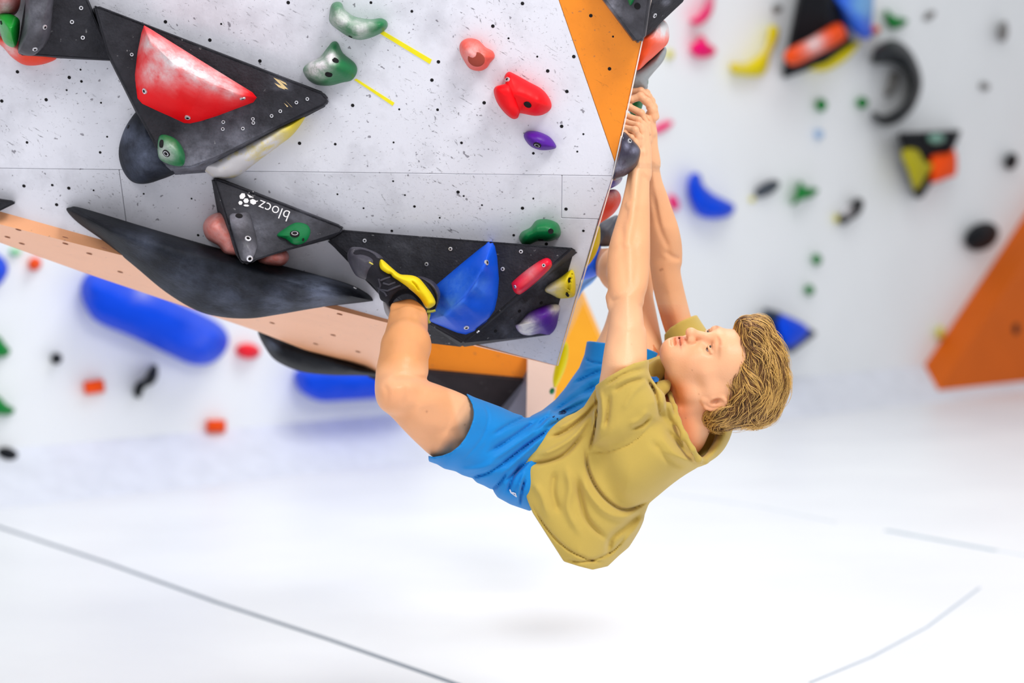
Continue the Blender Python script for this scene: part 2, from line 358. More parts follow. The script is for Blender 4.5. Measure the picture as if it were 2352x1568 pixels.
# ------------------------------------------------------------------ materials for holds
M_black = mat('black_grit_paint', (24, 23, 29), .7, chalk=.10, chalkcol=(120, 122, 135), spec=.25, nscale=12, vary=.25, bump=.3, bscale=200, speck=.35)
M_black2 = mat('black_fibreglass', (16, 18, 23), .65, chalk=.04, chalkcol=(100, 108, 130), spec=.15, nscale=8, vary=.2, bump=.15, bscale=120)
M_dgrey = mat('grey_black_plastic', (34, 33, 39), .4, chalk=.18, chalkcol=(140, 140, 152), nscale=10, bump=.1)
M_green = mat('green_resin', (0, 112, 58), .38, chalk=.0, nscale=18, bump=.12, spec=.35)
M_red = mat('red_resin', (236, 0, 16), .5, spec=.25, chalk=.0, nscale=12, bump=.1)
M_redD = mat('dark_red_resin', (150, 45, 35), .45, chalk=.1, nscale=12, bump=.15)
M_orangeR = mat('orange_resin', (232, 58, 22), .45, spec=.3, chalk=.02, nscale=14, bump=.12)
M_pinkR = mat('pale_red_resin', (205, 95, 80), .4, chalk=.35, chalkcol=(225, 205, 205), nscale=26, bump=.2)
M_purple = mat('purple_resin', (82, 18, 150), .45, spec=.3, chalk=.0, nscale=16, bump=.12)
M_yellow = mat('yellow_resin', (228, 205, 0), .45, spec=.3, chalk=.0, nscale=16, bump=.12)
M_blue = mat('blue_resin', (0, 84, 224), .42, spec=.3, chalk=.03, chalkcol=(110, 170, 225), nscale=14, bump=.1)
M_blueB = mat('royal_blue_resin', (0, 72, 224), .5, spec=.12, nscale=6, bump=.05)
M_pink = mat('pink_resin', (252, 0, 112), .5, spec=.12, bump=.05)
M_greenB = mat('grass_green_resin', (0, 130, 48), .5, spec=.12, bump=.05)
M_yellB = mat('lemon_resin', (232, 212, 0), .5, spec=.12, bump=.05)
M_orB = mat('bright_orange_resin', (252, 80, 8), .5, spec=.12, bump=.05)
M_blkB = mat('dark_resin', (20, 23, 28), .6, spec=.15, bump=.05)
M_tape = mat('yellow_tape', (240, 226, 24), .6, bump=.05, nscale=40)
def hold(name, label, plane, outline, H, m, cat='climbing hold', **k):
    sc = k.pop('screws', ()); bo = k.pop('bolts', ()); ho = k.pop('holes', ()); g = k.pop('group', None); ss = k.pop('ss', 1)
    o = dome(name, plane, outline, H, m, **k); tag(o, label, cat, g)
    fix(o, sc, screw_me, ss); fix(o, bo, bolt_me, ss); fix(o, ho, hole_me, ss)
    return o
# ---- upper face
o = slab('triangular_volume', A, [(90, -60, .05), (172, -60, .05), (258, 132, .03), (258, 138, .03), (48, 124, .09), (42, 118, .09), (66, -10, .09)], [(80, -64), (176, -64), (264, 134), (262, 141), (46, 130), (38, 118), (60, -10)], M_black)
tag(o, 'black gritty volume cut off by the top left corner of the photo', 'climbing volume'); fix(o, [(186, 18), (190, 86), (165, 50)], screw_me, .8)
hold('jib_hold', 'smooth grey-black hold with two white screws on the top left black volume', A, [(66, -50), (122, -50), (119, 40), (112, 90), (80, 126), (48, 124), (42, 112), (56, 50)], .05, M_dgrey, h0=.085, screws=[(102, 62), (80, 112)], spots=[(80, 30, 40, .4)])
hold('round_hold', 'dark red-brown hold in the very top left corner above the green hold', A, [(-60, -50), (40, -50), (48, -5), (38, 30), (10, 40), (-60, 40)], .07, M_redD, h0=.02, spots=[(10, 20, 20, .5)])
hold('round_hold', 'red-orange hold peeping out below the top left black volume', A, [(-20, 80), (60, 100), (130, 128), (105, 146), (60, 150), (28, 132), (8, 110)], .04, M_orangeR, h0=.0, spots=[(20, 115, 20, .7)])
hold('angular_hold', 'small bright green faceted hold at the left edge under the top corner', A, [(-4, 34), (20, 31), (42, 42), (46, 60), (41, 95), (30, 109), (10, 98), (1, 75)], .05, mat('bright_green_resin', (20, 150, 50), .3, bump=.1, coat=.3), h0=.06, p=1.4, holes=[(3, 52)], ss=.5)
vol1_top = [(216, 15, .06), (226, 15, .06), (740, 213, .05), (753, 228, .05), (748, 240, .05), (690, 268, .06), (500, 358, .09), (440, 385, .11), (395, 386, .12), (380, 376, .12), (318, 262, .09), (246, 120, .07)]
vol1_base = [(212, 14), (224, 12), (744, 211), (757, 228), (751, 244), (694, 274), (515, 376), (480, 397), (398, 403), (374, 382), (314, 264), (242, 120)]
v1 = slab('triangular_volume', A, vol1_top, vol1_base, M_black, bevel=.006, spots=[(450, 372, 60, 1.1), (520, 330, 70, .6), (540, 270, 40, .45), (400, 392, 40, .9), (590, 330, 40, .6), (650, 190, 14, .8)])
tag(v1, 'large black triangular volume carrying the big red hold', 'climbing volume')
fix(v1, [(706, 227), (681, 235), (644, 255), (624, 266), (303, 125), (581, 273), (582, 282), (558, 295), (512, 296), (513, 280), (386, 45)], screw_me, .7)
# chipped paint on the right tip of the volume
M_wood = mat('bare_birch', (214, 190, 140), .7)
def decal(plane_obj, polys, m, name, parent, lift=.0006):
    V = []; F_ = []
    for pl in polys:
        ids = []
        for (x, y) in pl:
            l, nrm = hit(plane_obj, x, y)
            if l is None: break
            ids.append(len(V)); V.append(l + nrm * lift)
        if len(ids) == len(pl): F_.append(tuple(ids))
    if not F_: return None
    q_ = link(name, V, F_, m, parent); q_['kind'] = 'stuff'; return q_
decal(v1, [[(628, 178), (640, 183), (662, 205), (652, 203)], [(640, 182), (656, 190), (660, 196), (648, 190)], [(630, 190), (648, 198), (655, 206), (640, 200)], [(655, 230), (672, 247), (668, 244)], [(652, 236), (662, 244), (660, 246)]], M_wood, 'paint_chip', v1)
hold('wedge_hold', 'big glossy red triangular hold with chalky upper flank on the large black volume', A,
     [(331, 58), (345, 66), (460, 138), (580, 212), (590, 224), (582, 235), (510, 262), (434, 293), (418, 293), (320, 247), (309, 232), (310, 170), (316, 120), (325, 75)], .075, M_red, h0=.075, sharp=True, n=3,
     spine=[(345, 95), (400, 148), (470, 186), (555, 219)], p=1.15, screws=[(333, 209), (557, 225), (431, 269)], ss=1.15,
     spots=[(345, 100, 22, 1.1), (372, 120, 26, 1.2), (400, 140, 28, 1.2), (440, 160, 28, 1.2), (485, 182, 26, 1.1), (530, 203, 22, .9), (348, 165, 24, .9), (385, 170, 26, .8), (440, 135, 24, .9), (490, 165, 22, .8)])
hold('rounded_hold', 'black rounded macro hold tucked behind the left side of the large black volume', A, [(322, 248), (340, 262), (385, 330), (420, 385), (400, 400), (370, 412), (335, 422), (305, 418), (284, 395), (273, 360), (276, 325), (292, 285)], .07, M_black2, spine=[(335, 320), (345, 380)], spots=[(340, 350, 45, .9), (295, 310, 25, .8), (310, 395, 35, .5)], holes=[(295, 291)], ss=.5)
hold('pocket_hold', 'green rounded hold with a recessed bolt on the lower corner of the large black volume', A, [(364, 318), (378, 309), (405, 320), (422, 345), (425, 370), (415, 382), (385, 376), (364, 360)], .045, M_green, h0=.115, bolts=[(382, 352)], holes=[(371, 330)], spots=[(380, 350, 22, .7), (395, 340, 12, .4)])
hold('long_hold', 'yellow elongated hold whitened by chalk under the large black volume', A, [(696, 267), (698, 275), (672, 310), (640, 335), (590, 372), (550, 402), (520, 412), (492, 409), (462, 385), (470, 372), (520, 350), (600, 310), (660, 280)], .06, M_yellow, spine=[(500, 385), (560, 355), (650, 300)], spots=[(500, 390, 45, 2.2), (550, 370, 50, 2.0), (610, 335, 45, 1.3), (640, 310, 30, .5)])
hold('crescent_hold', 'green and grey crescent hold at the top with tape running off it', A, [(757, 30), (762, 10), (775, 4), (785, 8), (792, 22), (815, 38), (850, 44), (875, 42), (889, 50), (888, 65), (868, 80), (835, 91), (808, 88), (775, 68), (757, 50)], .065, M_green, spine=[(775, 38), (810, 62), (860, 62)], spots=[(785, 45, 26, .9), (825, 66, 22, .9), (760, 40, 16, .4), (850, 55, 12, .6)], holes=[(805, 84)], ss=.5)
hold('triangular_hold', 'green three-cornered hold with two bolt holes below the green crescent', A, [(753, 108), (764, 96), (776, 98), (788, 122), (815, 145), (820, 165), (808, 184), (785, 190), (755, 197), (725, 194), (705, 180), (696, 160), (708, 145), (735, 130)], .07, M_green, spine=[(755, 150)], p=1.5, holes=[(770, 139), (755, 171)], spots=[(728, 152, 26, 1.4), (760, 133, 14, 1.4), (705, 170, 12, .8)], ss=.9)
hold('small_hold', 'faded orange-red hold with a round dimple above the glossy red double hold', A, [(1056, 118), (1058, 98), (1075, 88), (1098, 92), (1115, 108), (1132, 118), (1136, 132), (1126, 144), (1118, 156), (1102, 163), (1080, 158), (1066, 140)], .05, M_orangeR, spine=[(1088, 130), (1100, 128)], spots=[(1085, 125, 30, .45)])
hold('dimple', 'x', A, ell_px(1094, 136, 20, 17, 20), .004, mat('worn_dark_red', (150, 60, 45), .6), h0=.0475, n=3)
_d = bpy.data.objects['dimple']; _p = [o for o in bpy.data.objects if o.name == 'small_hold'][0]; _d.parent = _p
for k in ('label', 'category'): del _d[k]
hold('double_hold', 'bright red two-lobed hold with a dark bolt hole', A, [(1159, 175), (1168, 165), (1182, 170), (1215, 188), (1245, 205), (1263, 228), (1266, 248), (1250, 262), (1228, 266), (1193, 260), (1190, 270), (1178, 273), (1160, 260), (1142, 236), (1134, 210), (1140, 198), (1160, 192)], .055, M_red, spine=[(1165, 225), (1185, 220), (1225, 232)], holes=[(1212, 240)], screws=[(1166, 183)], spots=[])
o = dome('lobe', A, [(1137, 206), (1150, 195), (1170, 195), (1182, 215), (1192, 245), (1190, 262), (1178, 270), (1160, 256), (1143, 232)], .025, M_red, h0=.04, spine=[(1165, 225)], parent=bpy.data.objects['double_hold'])
hold('oval_hold', 'purple oval hold with a central bolt', A, [(1203, 310), (1212, 301), (1235, 302), (1262, 314), (1277, 334), (1272, 342), (1245, 345), (1222, 338), (1208, 324)], .035, M_purple, spine=[(1230, 322), (1248, 330)], bolts=[(1234, 333)])
for name, lab, pts in (('tape_strip', 'yellow tape strip leading off the green crescent hold', [(866, 73), (880, 71), (992, 137), (987, 147)]), ('tape_strip', 'thin yellow tape strip leading off the green three-cornered hold', [(813, 183), (819, 181), (906, 236), (902, 243)])):
    V = [A.at(x, y, .0012) for x, y in pts] + [A.at(x, y, -.001) for x, y in pts]
    o = link(name, V, [(0, 1, 2, 3), (0, 4, 5, 1), (1, 5, 6, 2), (2, 6, 7, 3), (3, 7, 4, 0)], M_tape); recalc(o); tag(o, lab, 'tape')
# ghost outline of a removed hold + scribbled marks
o = slab('triangular_volume', A, [(1360, -60, .02), (1500, -60, .07), (1481, 88, .05), (1470, 97, .05), (1459, 97, .05), (1380, -8, .03)], [(1356, -62), (1506, -62), (1483, 88), (1472, 99), (1456, 99), (1376, -8)], M_dgrey, spots=[(1410, 20, 20, 1.0), (1440, 35, 10, 1.0)])
tag(o, 'black pointed volume at the top of the orange panel, left of the prow edge', 'climbing volume')
fix(o, [(1464, 14)], hole_me, .8)
hold('small_hold', 'green sliver of a hold on the black volume at the top of the orange panel', A, [(1440, -20), (1462, -20), (1456, 2), (1446, 12)], .02, M_green, h0=.05)
# ---- lower face
o = slab('pointed_volume', B, [(-60, 450, .05), (30, 462, .03), (36, 466, .03), (-60, 512, .05)], [(-64, 446), (32, 460), (38, 466), (-64, 516)], M_black)
tag(o, 'tip of a black volume at the left edge above the salmon strip', 'climbing volume')
hold('long_macro', 'long black boat-shaped macro hold across the salmon strip', B, [(153, 483), (162, 476), (190, 478), (330, 520), (460, 558), (600, 597), (780, 645), (838, 670), (856, 688), (842, 693), (740, 705), (640, 722), (575, 731), (510, 728), (450, 712), (380, 670), (310, 612), (240, 555), (180, 512)], .13, M_black2, h0=.0,
     spine=[(250, 525), (420, 580), (580, 628), (720, 662), (800, 678)], p=1.6, spots=[(730, 680, 45, 1.0), (640, 700, 40, .7), (420, 640, 50, .45), (330, 560, 40, .35), (520, 690, 60, .45)], screws=[(815, 662)], ss=.8)
hold('pinch_hold', 'pale red chalky hold peeping out left of the lettered black volume', B, [(466, 520), (478, 498), (505, 488), (535, 500), (560, 540), (560, 585), (520, 587), (502, 565), (475, 548)], .10, M_pinkR, h0=.02, spine=[(510, 530), (530, 565)])
hold('pinch_hold', 'pink chalky hold peeping out below the lettered black volume', B, [(590, 596), (620, 575), (655, 575), (664, 592), (652, 608), (632, 611), (600, 608)], .06, M_pinkR, h0=.03)
v3 = slab('lettered_volume', B, [(490, 411, .05), (500, 411, .05), (780, 519, .045), (789, 526, .045), (780, 536, .05), (590, 597, .19), (575, 606, .2), (562, 608, .2), (550, 600, .2), (524, 520, .14)], [(484, 408), (498, 405), (783, 516), (793, 525), (770, 548), (600, 590), (570, 600), (550, 598), (535, 575), (499, 492)], M_black, bevel=.005, spots=[(590, 530, 40, .5), (640, 500, 25, .3), (700, 500, 30, .35)])
tag(v3, 'black pointed volume with white lettering above the long black macro', 'climbing volume'); v3.name = 'lettered_volume'
pl = hold('plate_hold', 'grey-black plate hold with white screws on the left side of the lettered volume', B, [(530, 492), (545, 490), (570, 488), (580, 510), (590, 550), (590, 570), (582, 590), (570, 600), (556, 598), (548, 580), (528, 510)], .018, M_dgrey, h0=.155, spots=[(545, 500, 25, .6), (575, 580, 20, .6)])
for q in list(pl.children): pass
# move plate onto slanted face: rebuild by hitting the volume
def drape(o, target, lift):
    bvh = BVHTree.FromPolygons([v.co for v in target.data.vertices], [p.vertices for p in target.data.polygons])
    for v in o.data.vertices:
        r = (v.co - O).normalized(); l, nr, i, dd = bvh.ray_cast(O, r)
        if l: v.co = l - r * lift(v)
pl_plane = B
base_d = {v.index: max(0, (v.co - B.p).dot(B.n) - .155) for v in pl.data.vertices}
drape(pl, v3, lambda v: base_d[v.index])
fix(pl, [(569, 549), (573, 593)], screw_me, 1.3); fix(pl, [(549, 496)], hole_me, .9); 
ge = hold('eye_hold', 'green eye-shaped hold with a dark bolt on the lettered volume', B, [(636, 540), (655, 524), (680, 511), (705, 516), (713, 532), (705, 552), (690, 561), (672, 560), (655, 548)], .03, M_green, h0=.11, p=1.4)
gb = {v.index: max(-.004, (v.co - B.p).dot(B.n) - .11) for v in ge.data.vertices}
drape(ge, v3, lambda v: gb[v.index]); fix(ge, [(677, 537)], bolt_me, 1.2); fix(ge, [(696, 550)], hole_me, .4)
# lettering and mark
def on_face(px, py, lift=.0012):
    l, nr = hit(v3, px, py); return l + nr * lift, nr
cv = bpy.data.curves.new('lettering', 'FONT'); cv.body = 'blocz'; cv.size = 1; cv.align_x = 'LEFT'; cv.resolution_u = 3; cv.offset = -.008
to = bpy.data.objects.new('tmp', cv); COL.objects.link(to)
dg = bpy.context.evaluated_depsgraph_get(); tm = bpy.data.meshes.new_from_object(to.evaluated_get(dg)); bpy.data.objects.remove(to)
co = np.array([v.co[:] for v in tm.vertices]); xs = co[:, 0].max()
Mlet = mat('white_print', (222, 220, 224), .6, bump=0)
V = []
ux = np.array([-66., -26.]); ux_l = np.linalg.norm(ux); ud = ux / ux_l; up_ = np.array([ud[1], -ud[0]])
for c in co:
    q = np.array([669., 487.]) + ud * (c[0] / xs * 76) + up_ * (c[1] * 37)
    V.append(on_face(q[0], q[1])[0])
lt = link('lettering', V, [tuple(p.vertices) for p in tm.polygons], Mlet, v3)
cells = [(556.5, 451, 8, 6.5, -50), (577, 447.5, 9, 8, 0), (565, 461.5, 6.5, 6, 0), (552, 466.5, 5, 5, 0), (581, 464, 8, 6.5, 30), (565.5, 472.5, 7, 2.6, 5)]
V = []; F_ = []
for (x, y, a, b_, an) in cells:
    st = len(V)
    for (qx, qy) in ell_px(x, y, a, b_, an, 6): V.append(on_face(qx, qy)[0])
    F_.append(tuple(range(st, st + 6)))
st = len(V)
for q in ((586, 462), (592, 461), (592, 463), (587, 465)): V.append(on_face(*q)[0])
F_.append(tuple(range(st, st + 4)))
link('printed_mark', V, F_, Mlet, v3)
# volume with the blue hold
vv = [(786, 529, .02), (1318, 569, .10), (1064, 790, .11), (976, 737, .08), (752, 549, .02), (1328, 575, -.01), (1286, 771, -.01), (1062, 797, -.01), (972, 788, -.01), (748, 552, -.01), (784, 526, -.01)]
Vp = [B.at(*q) for q in vv]
Fv = [(0, 1, 2, 3, 4), (1, 5, 6, 7, 2), (2, 7, 8, 3), (3, 8, 9, 4), (4, 9, 10, 0), (0, 10, 5, 1), (5, 10, 9, 8, 7, 6)]
v2 = link('faceted_volume', Vp, Fv, M_black); recalc(v2, .005)
bm = bmesh.new(); bm.from_mesh(v2.data); bmesh.ops.triangulate(bm, faces=bm.faces)
for _ in range(4): bmesh.ops.subdivide_edges(bm, edges=[e for e in bm.edges if e.calc_length() > .03], cuts=1, use_grid_fill=True)
bm.to_mesh(v2.data); bm.free()
chalk_attr(v2, np.array([topix(v.co) for v in v2.data.vertices]), [(1255, 640, 30, .6), (1160, 770, 25, .4), (1190, 715, 20, .5), (1240, 760, 60, .35), (930, 560, 50, .2)])
tag(v2, 'large black faceted volume on the lower face carrying the blue hold', 'climbing volume')
fix(v2, [(838, 552), (980, 606), (1035, 571), (1197, 577), (1155, 617), (985, 768), (1098, 761)], screw_me, .8); fix(v2, [(1243, 695), (1193, 714), (1138, 760)], hole_me, .45)
def hold_on(target, name, label, outline, H, m, **k):
    sc = k.pop('screws', ()); bo = k.pop('bolts', ()); ho = k.pop('holes', ()); ss = k.pop('ss', 1)
    o = dome(name, B, outline, H, m, **k)
    hh = {v.index: (v.co - B.p).dot(B.n) for v in o.data.vertices}
    drape(o, target, lambda v: hh[v.index]); tag(o, label, 'climbing hold')
    fix(o, sc, screw_me, ss); fix(o, bo, bolt_me, ss); fix(o, ho, hole_me, ss); return o
bh = hold_on(v2, 'wedge_hold', 'big blue pointed hold under the climber\'s left heel', [(1120, 556), (1130, 553), (1137, 566), (1142, 590), (1146, 640), (1143, 680), (1136, 712), (1118, 738), (1090, 760), (1070, 768), (1050, 764), (985, 737), (986, 725), (998, 680), (1002, 654), (1060, 605)], .075, M_blue,
        spine=[(1020, 724), (1060, 690), (1090, 655), (1112, 610)], p=1.15, sharp=True, n=3, screws=[(1117, 603), (1071, 751)], ss=1.1, spots=[(1050, 650, 25, .4), (1040, 690, 20, .6), (1085, 655, 14, .5), (1110, 660, 20, .3), (1010, 715, 18, .5)])
hold_on(v2, 'bar_hold', 'small crimson bar-shaped hold beside the blue hold', [(1176, 656), (1178, 646), (1215, 615), (1248, 594), (1262, 594), (1268, 604), (1264, 616), (1235, 645), (1200, 673), (1188, 675), (1180, 668)], .03, mat('crimson_resin', (228, 18, 52), .35, bump=.08), spine=[(1192, 658), (1252, 608)], screws=[(1249, 609), (1184, 658)], ss=.7, spots=[(1215, 625, 20, .35)])
hold_on(v2, 'pinch_hold', 'yellow hold with two holes at the right end of the faceted black volume', [(1252, 668), (1258, 655), (1290, 635), (1312, 619), (1320, 630), (1322, 655), (1320, 678), (1308, 684), (1285, 685), (1268, 677)], .05, M_yellow, holes=[(1308, 643), (1303, 676)], ss=.7, spots=[(1268, 660, 20, 1.0)])
hold_on(v2, 'pinch_hold', 'chalky purple hold at the lower right of the faceted black volume', [(1184, 748), (1195, 740), (1215, 718), (1250, 702), (1275, 698), (1288, 705), (1284, 725), (1278, 752), (1262, 768), (1240, 766), (1215, 770), (1195, 765)], .05, M_purple, spots=[(1210, 752, 22, 1.6), (1280, 705, 14, 1.6), (1215, 770, 14, 1.2)], p=1.5)
hold('kidney_hold', 'dark green kidney-shaped hold just above the faceted black volume', B, [(1192, 548), (1198, 533), (1218, 522), (1232, 506), (1255, 503), (1280, 512), (1288, 530), (1284, 545), (1262, 554), (1235, 554), (1215, 562), (1202, 563)], .06, M_green, spine=[(1215, 540), (1255, 528)], holes=[(1265, 531), (1242, 550)], ss=.7)
# ---- macros and holds beyond the underside
Kp = Plane(P(600, 780, 5.2), P(860, 860, 5.2), P(700, 700, 5.1))
hold('rounded_macro', 'dark grey rounded macro hanging below the salmon strip above a blue pill hold', Kp, [(592, 758), (640, 770), (740, 803), (850, 842), (875, 862), (820, 862), (760, 861), (700, 855), (655, 840), (620, 815)], .12, M_black2, spine=[(660, 815), (800, 848)], spots=[(625, 790, 14, .8)])
# ---- holds around the corner of the prow
def rim(name, label, outline, d, th, m, tilt=(.35, 0), **k):
    cx = np.mean([q[0] for q in outline]); cy = np.mean([q[1] for q in outline])
    # facet on the hidden side face: plane running back from the prow
    pl = Plane(P(cx, cy, d), P(cx, cy + 60, d + .02), P(cx + 60, cy, d + tilt[0] * .055))
    k.setdefault('back', th * .9)
    return hold(name, label, pl, outline, th, m, **k)
rim('rounded_hold', 'dark purple-black hold under the climber\'s hands right of the prow edge', [(1432, 303), (1450, 318), (1468, 338), (1471, 352), (1464, 378), (1448, 395), (1426, 409), (1407, 414), (1410, 395), (1424, 330)], 4.205, .034, mat('aubergine_resin', (34, 26, 46), .34, chalk=.05, chalkcol=(150, 150, 175), nscale=18, bump=.12, coat=.3), screws=[(1445, 324)], spots=[(1425, 385, 14, .8), (1458, 345, 8, 1.0), (1440, 335, 8, .7)], spine=[(1425, 360)])
rim('small_hold', 'small indigo hold under the dark hold on the prow edge', [(1390, 415), (1427, 406), (1424, 420), (1405, 432), (1388, 438)], 4.36, .03, mat('indigo_resin', (70, 60, 170), .4, chalk=.1), spots=[(1420, 413, 8, 1)])
rim('teardrop_hold', 'translucent-looking orange-red hold on the prow edge beside the forearm', [(1375, 445), (1398, 436), (1416, 436), (1426, 450), (1424, 468), (1410, 490), (1385, 508), (1360, 520)], 4.38, .04, M_orangeR, spots=[(1408, 445, 16, .6)], spine=[(1400, 462)])
rim('oval_hold', 'yellow rounded hold on the prow edge left of the forearm', [(1350, 540), (1374, 518), (1379, 535), (1376, 565), (1362, 595), (1346, 613), (1330, 620), (1335, 575)], 4.46, .03, M_yellow, spine=[(1360, 565)])
rim('square_hold', 'dark charcoal hold behind the forearm above the right shoe', [(1370, 518), (1400, 500), (1420, 495), (1424, 520), (1412, 560), (1380, 566), (1372, 560)], 4.72, .05, mat('slate_resin', (50, 56, 70), .5, chalk=.1, bump=.1))
rim('wedge_hold', 'blue hold on the hidden side of the prow above the pale blue one', [(1345, 612), (1372, 575), (1378, 560), (1382, 590), (1374, 628), (1350, 640), (1330, 640)], 4.72, .04, M_blue)
rim('wedge_hold', 'pale sky-blue hold low on the hidden side of the prow', [(1330, 655), (1350, 635), (1372, 632), (1360, 650), (1338, 668), (1325, 690)], 4.85, .03, mat('pale_blue', (120, 170, 235), .5, bump=.05))
rim('long_hold', 'bright yellow long hold hanging at the lower tip of the prow', [(1286, 800), (1300, 785), (1306, 800), (1303, 830), (1292, 862), (1276, 890), (1270, 880), (1272, 855)], 5.0, .035, M_yellB, spine=[(1295, 815), (1283, 860)])
rim('small_hold', 'tiny green hold below the yellow hold at the tip of the prow', ell_px(1268, 898, 6, 8, 20), 5.0, .01, M_green)
rim('pyramid_volume', 'black pointed volume at the top right of the prow edge', [(1440, -50), (1600, -50), (1568, 5), (1520, 50), (1492, 78), (1478, 86), (1450, 60)], 4.18, .05, M_black, cat='climbing volume', sharp=True, p=1.1, spine=[(1500, 10)], screws=[(1503, 35)], spots=[(1530, 5, 8, .8)])
rim('round_hold', 'orange hold with chalky top on the prow edge above the grey one', [(1455, 90), (1495, 60), (1515, 45), (1530, 50), (1537, 70), (1534, 98), (1515, 118), (1490, 140), (1460, 160)], 4.26, .05, mat('vermilion_resin', (250, 78, 20), .4, bump=.1), spots=[(1522, 62, 24, 1.6)], spine=[(1500, 95)])
rim('curved_hold', 'grey chalk-covered curved hold just above the climber\'s hands', [(1445, 170), (1475, 150), (1500, 128), (1525, 108), (1531, 118), (1522, 142), (1500, 168), (1488, 185), (1484, 206), (1440, 205)], 4.34, .04, mat('chalky_grey_resin', (132, 142, 146), .45, chalk=.3, bump=.12), spine=[(1465, 180), (1505, 145)])
rim('small_hold', 'green tip of the hold the climber grips', [(1460, 196), (1485, 180), (1489, 190), (1484, 206), (1470, 262), (1455, 270), (1440, 240), (1450, 205)], 4.39, .03, M_green)
# ------------------------------------------------------------------ holds on the back wall
def bg(name, label, outline, m, H=.12, cat='climbing hold', **k):
    return hold(name, label, W, outline, H, m, cat=cat, n=4, rings=6, **k)
bg('crescent_hold', 'pink crescent hold at the top edge of the back wall', [(1584, 48), (1600, 57), (1622, 48), (1638, 22), (1641, -20), (1626, -20), (1620, 12), (1604, 36)], M_pink, spine=[(1605, 47), (1628, 20), (1633, -15)], spots=[(1628, -5, 18, .6)])
bg('blob_hold', 'pink pear-shaped hold below the pink crescent', [(1585, 115), (1592, 98), (1602, 95), (1608, 82), (1618, 84), (1625, 98), (1642, 110), (1644, 122), (1625, 132), (1600, 131)], M_pink)
bg('crescent_hold', 'yellow crescent hold with pale upper side on the back wall', [(1680, 145), (1682, 166), (1705, 173), (1745, 175), (1762, 160), (1770, 125), (1788, 85), (1786, 62), (1768, 60), (1762, 90), (1748, 120), (1720, 142)], M_yellB, spine=[(1700, 160), (1745, 150), (1765, 110), (1776, 75)], spots=[(1745, 105, 16, .8), (1705, 138, 14, .7)])
bv = slab('triangular_volume', W, [(1848, -40, .25), (1900, -40, .3), (1950, 92, .15), (1900, 140, .2), (1802, 176, .05), (1806, 145, .1)], [(1838, -44), (1900, -44), (1958, 98), (1900, 146), (1797, 182), (1800, 145)], M_blkB, bevel=.01)
tag(bv, 'black volume on the back wall behind blue, orange and yellow holds', 'climbing volume')
bg('rounded_hold', 'blue rounded hold with pale top at the top edge of the back wall', [(1908, -30), (1922, 20), (1938, 50), (1962, 76), (1985, 90), (2001, 84), (2003, 58), (2000, -30)], M_blue, h0=.1, H=.2, spots=[(1990, 5, 34, 2.0)])
bg('bar_hold', 'orange sausage-shaped hold on the black back-wall volume', [(1806, 116), (1803, 140), (1825, 150), (1870, 130), (1925, 102), (1944, 84), (1938, 62), (1918, 54), (1860, 88)], M_orB, h0=.22, H=.15, spine=[(1825, 128), (1925, 78)], spots=[(1870, 100, 22, 1.2)])
bg('small_hold', 'small salmon-orange hold right of the blue rounded hold', ell_px(2012, 68, 10, 9), M_orB)
bg('long_hold', 'yellow flat hold under the orange sausage-shaped hold', [(1856, 155), (1900, 135), (1950, 100), (1975, 95), (1968, 112), (1940, 140), (1900, 162), (1870, 162)], M_yellB, spine=[(1890, 148), (1950, 115)])
bg('cup_hold', 'green bowl-shaped hold near the top right of the back wall', [(2035, 22), (2055, 38), (2085, 45), (2075, 60), (2052, 67), (2038, 55)], M_greenB)
bg('macro_ring', 'big black C-shaped macro hold on the back wall', [(2002, 145), (2008, 112), (2038, 93), (2068, 96), (2094, 120), (2113, 160), (2117, 200), (2101, 245), (2070, 278), (2033, 290), (2008, 276), (2003, 256), (2030, 264), (2062, 248), (2085, 220), (2090, 190), (2080, 165), (2058, 148), (2030, 146)], mat('black_macro', (32, 36, 40), .5), H=.22, spine=[(2020, 135), (2045, 118), (2075, 130), (2098, 165), (2103, 200), (2090, 238), (2060, 265), (2022, 276)])
bg('flat_hold', 'grey hold inside the black C-shaped macro', [(2032, 220), (2040, 195), (2048, 165), (2064, 170), (2062, 195), (2046, 218)], mat('mid_grey_resin', (130, 128, 126), .6), H=.08)
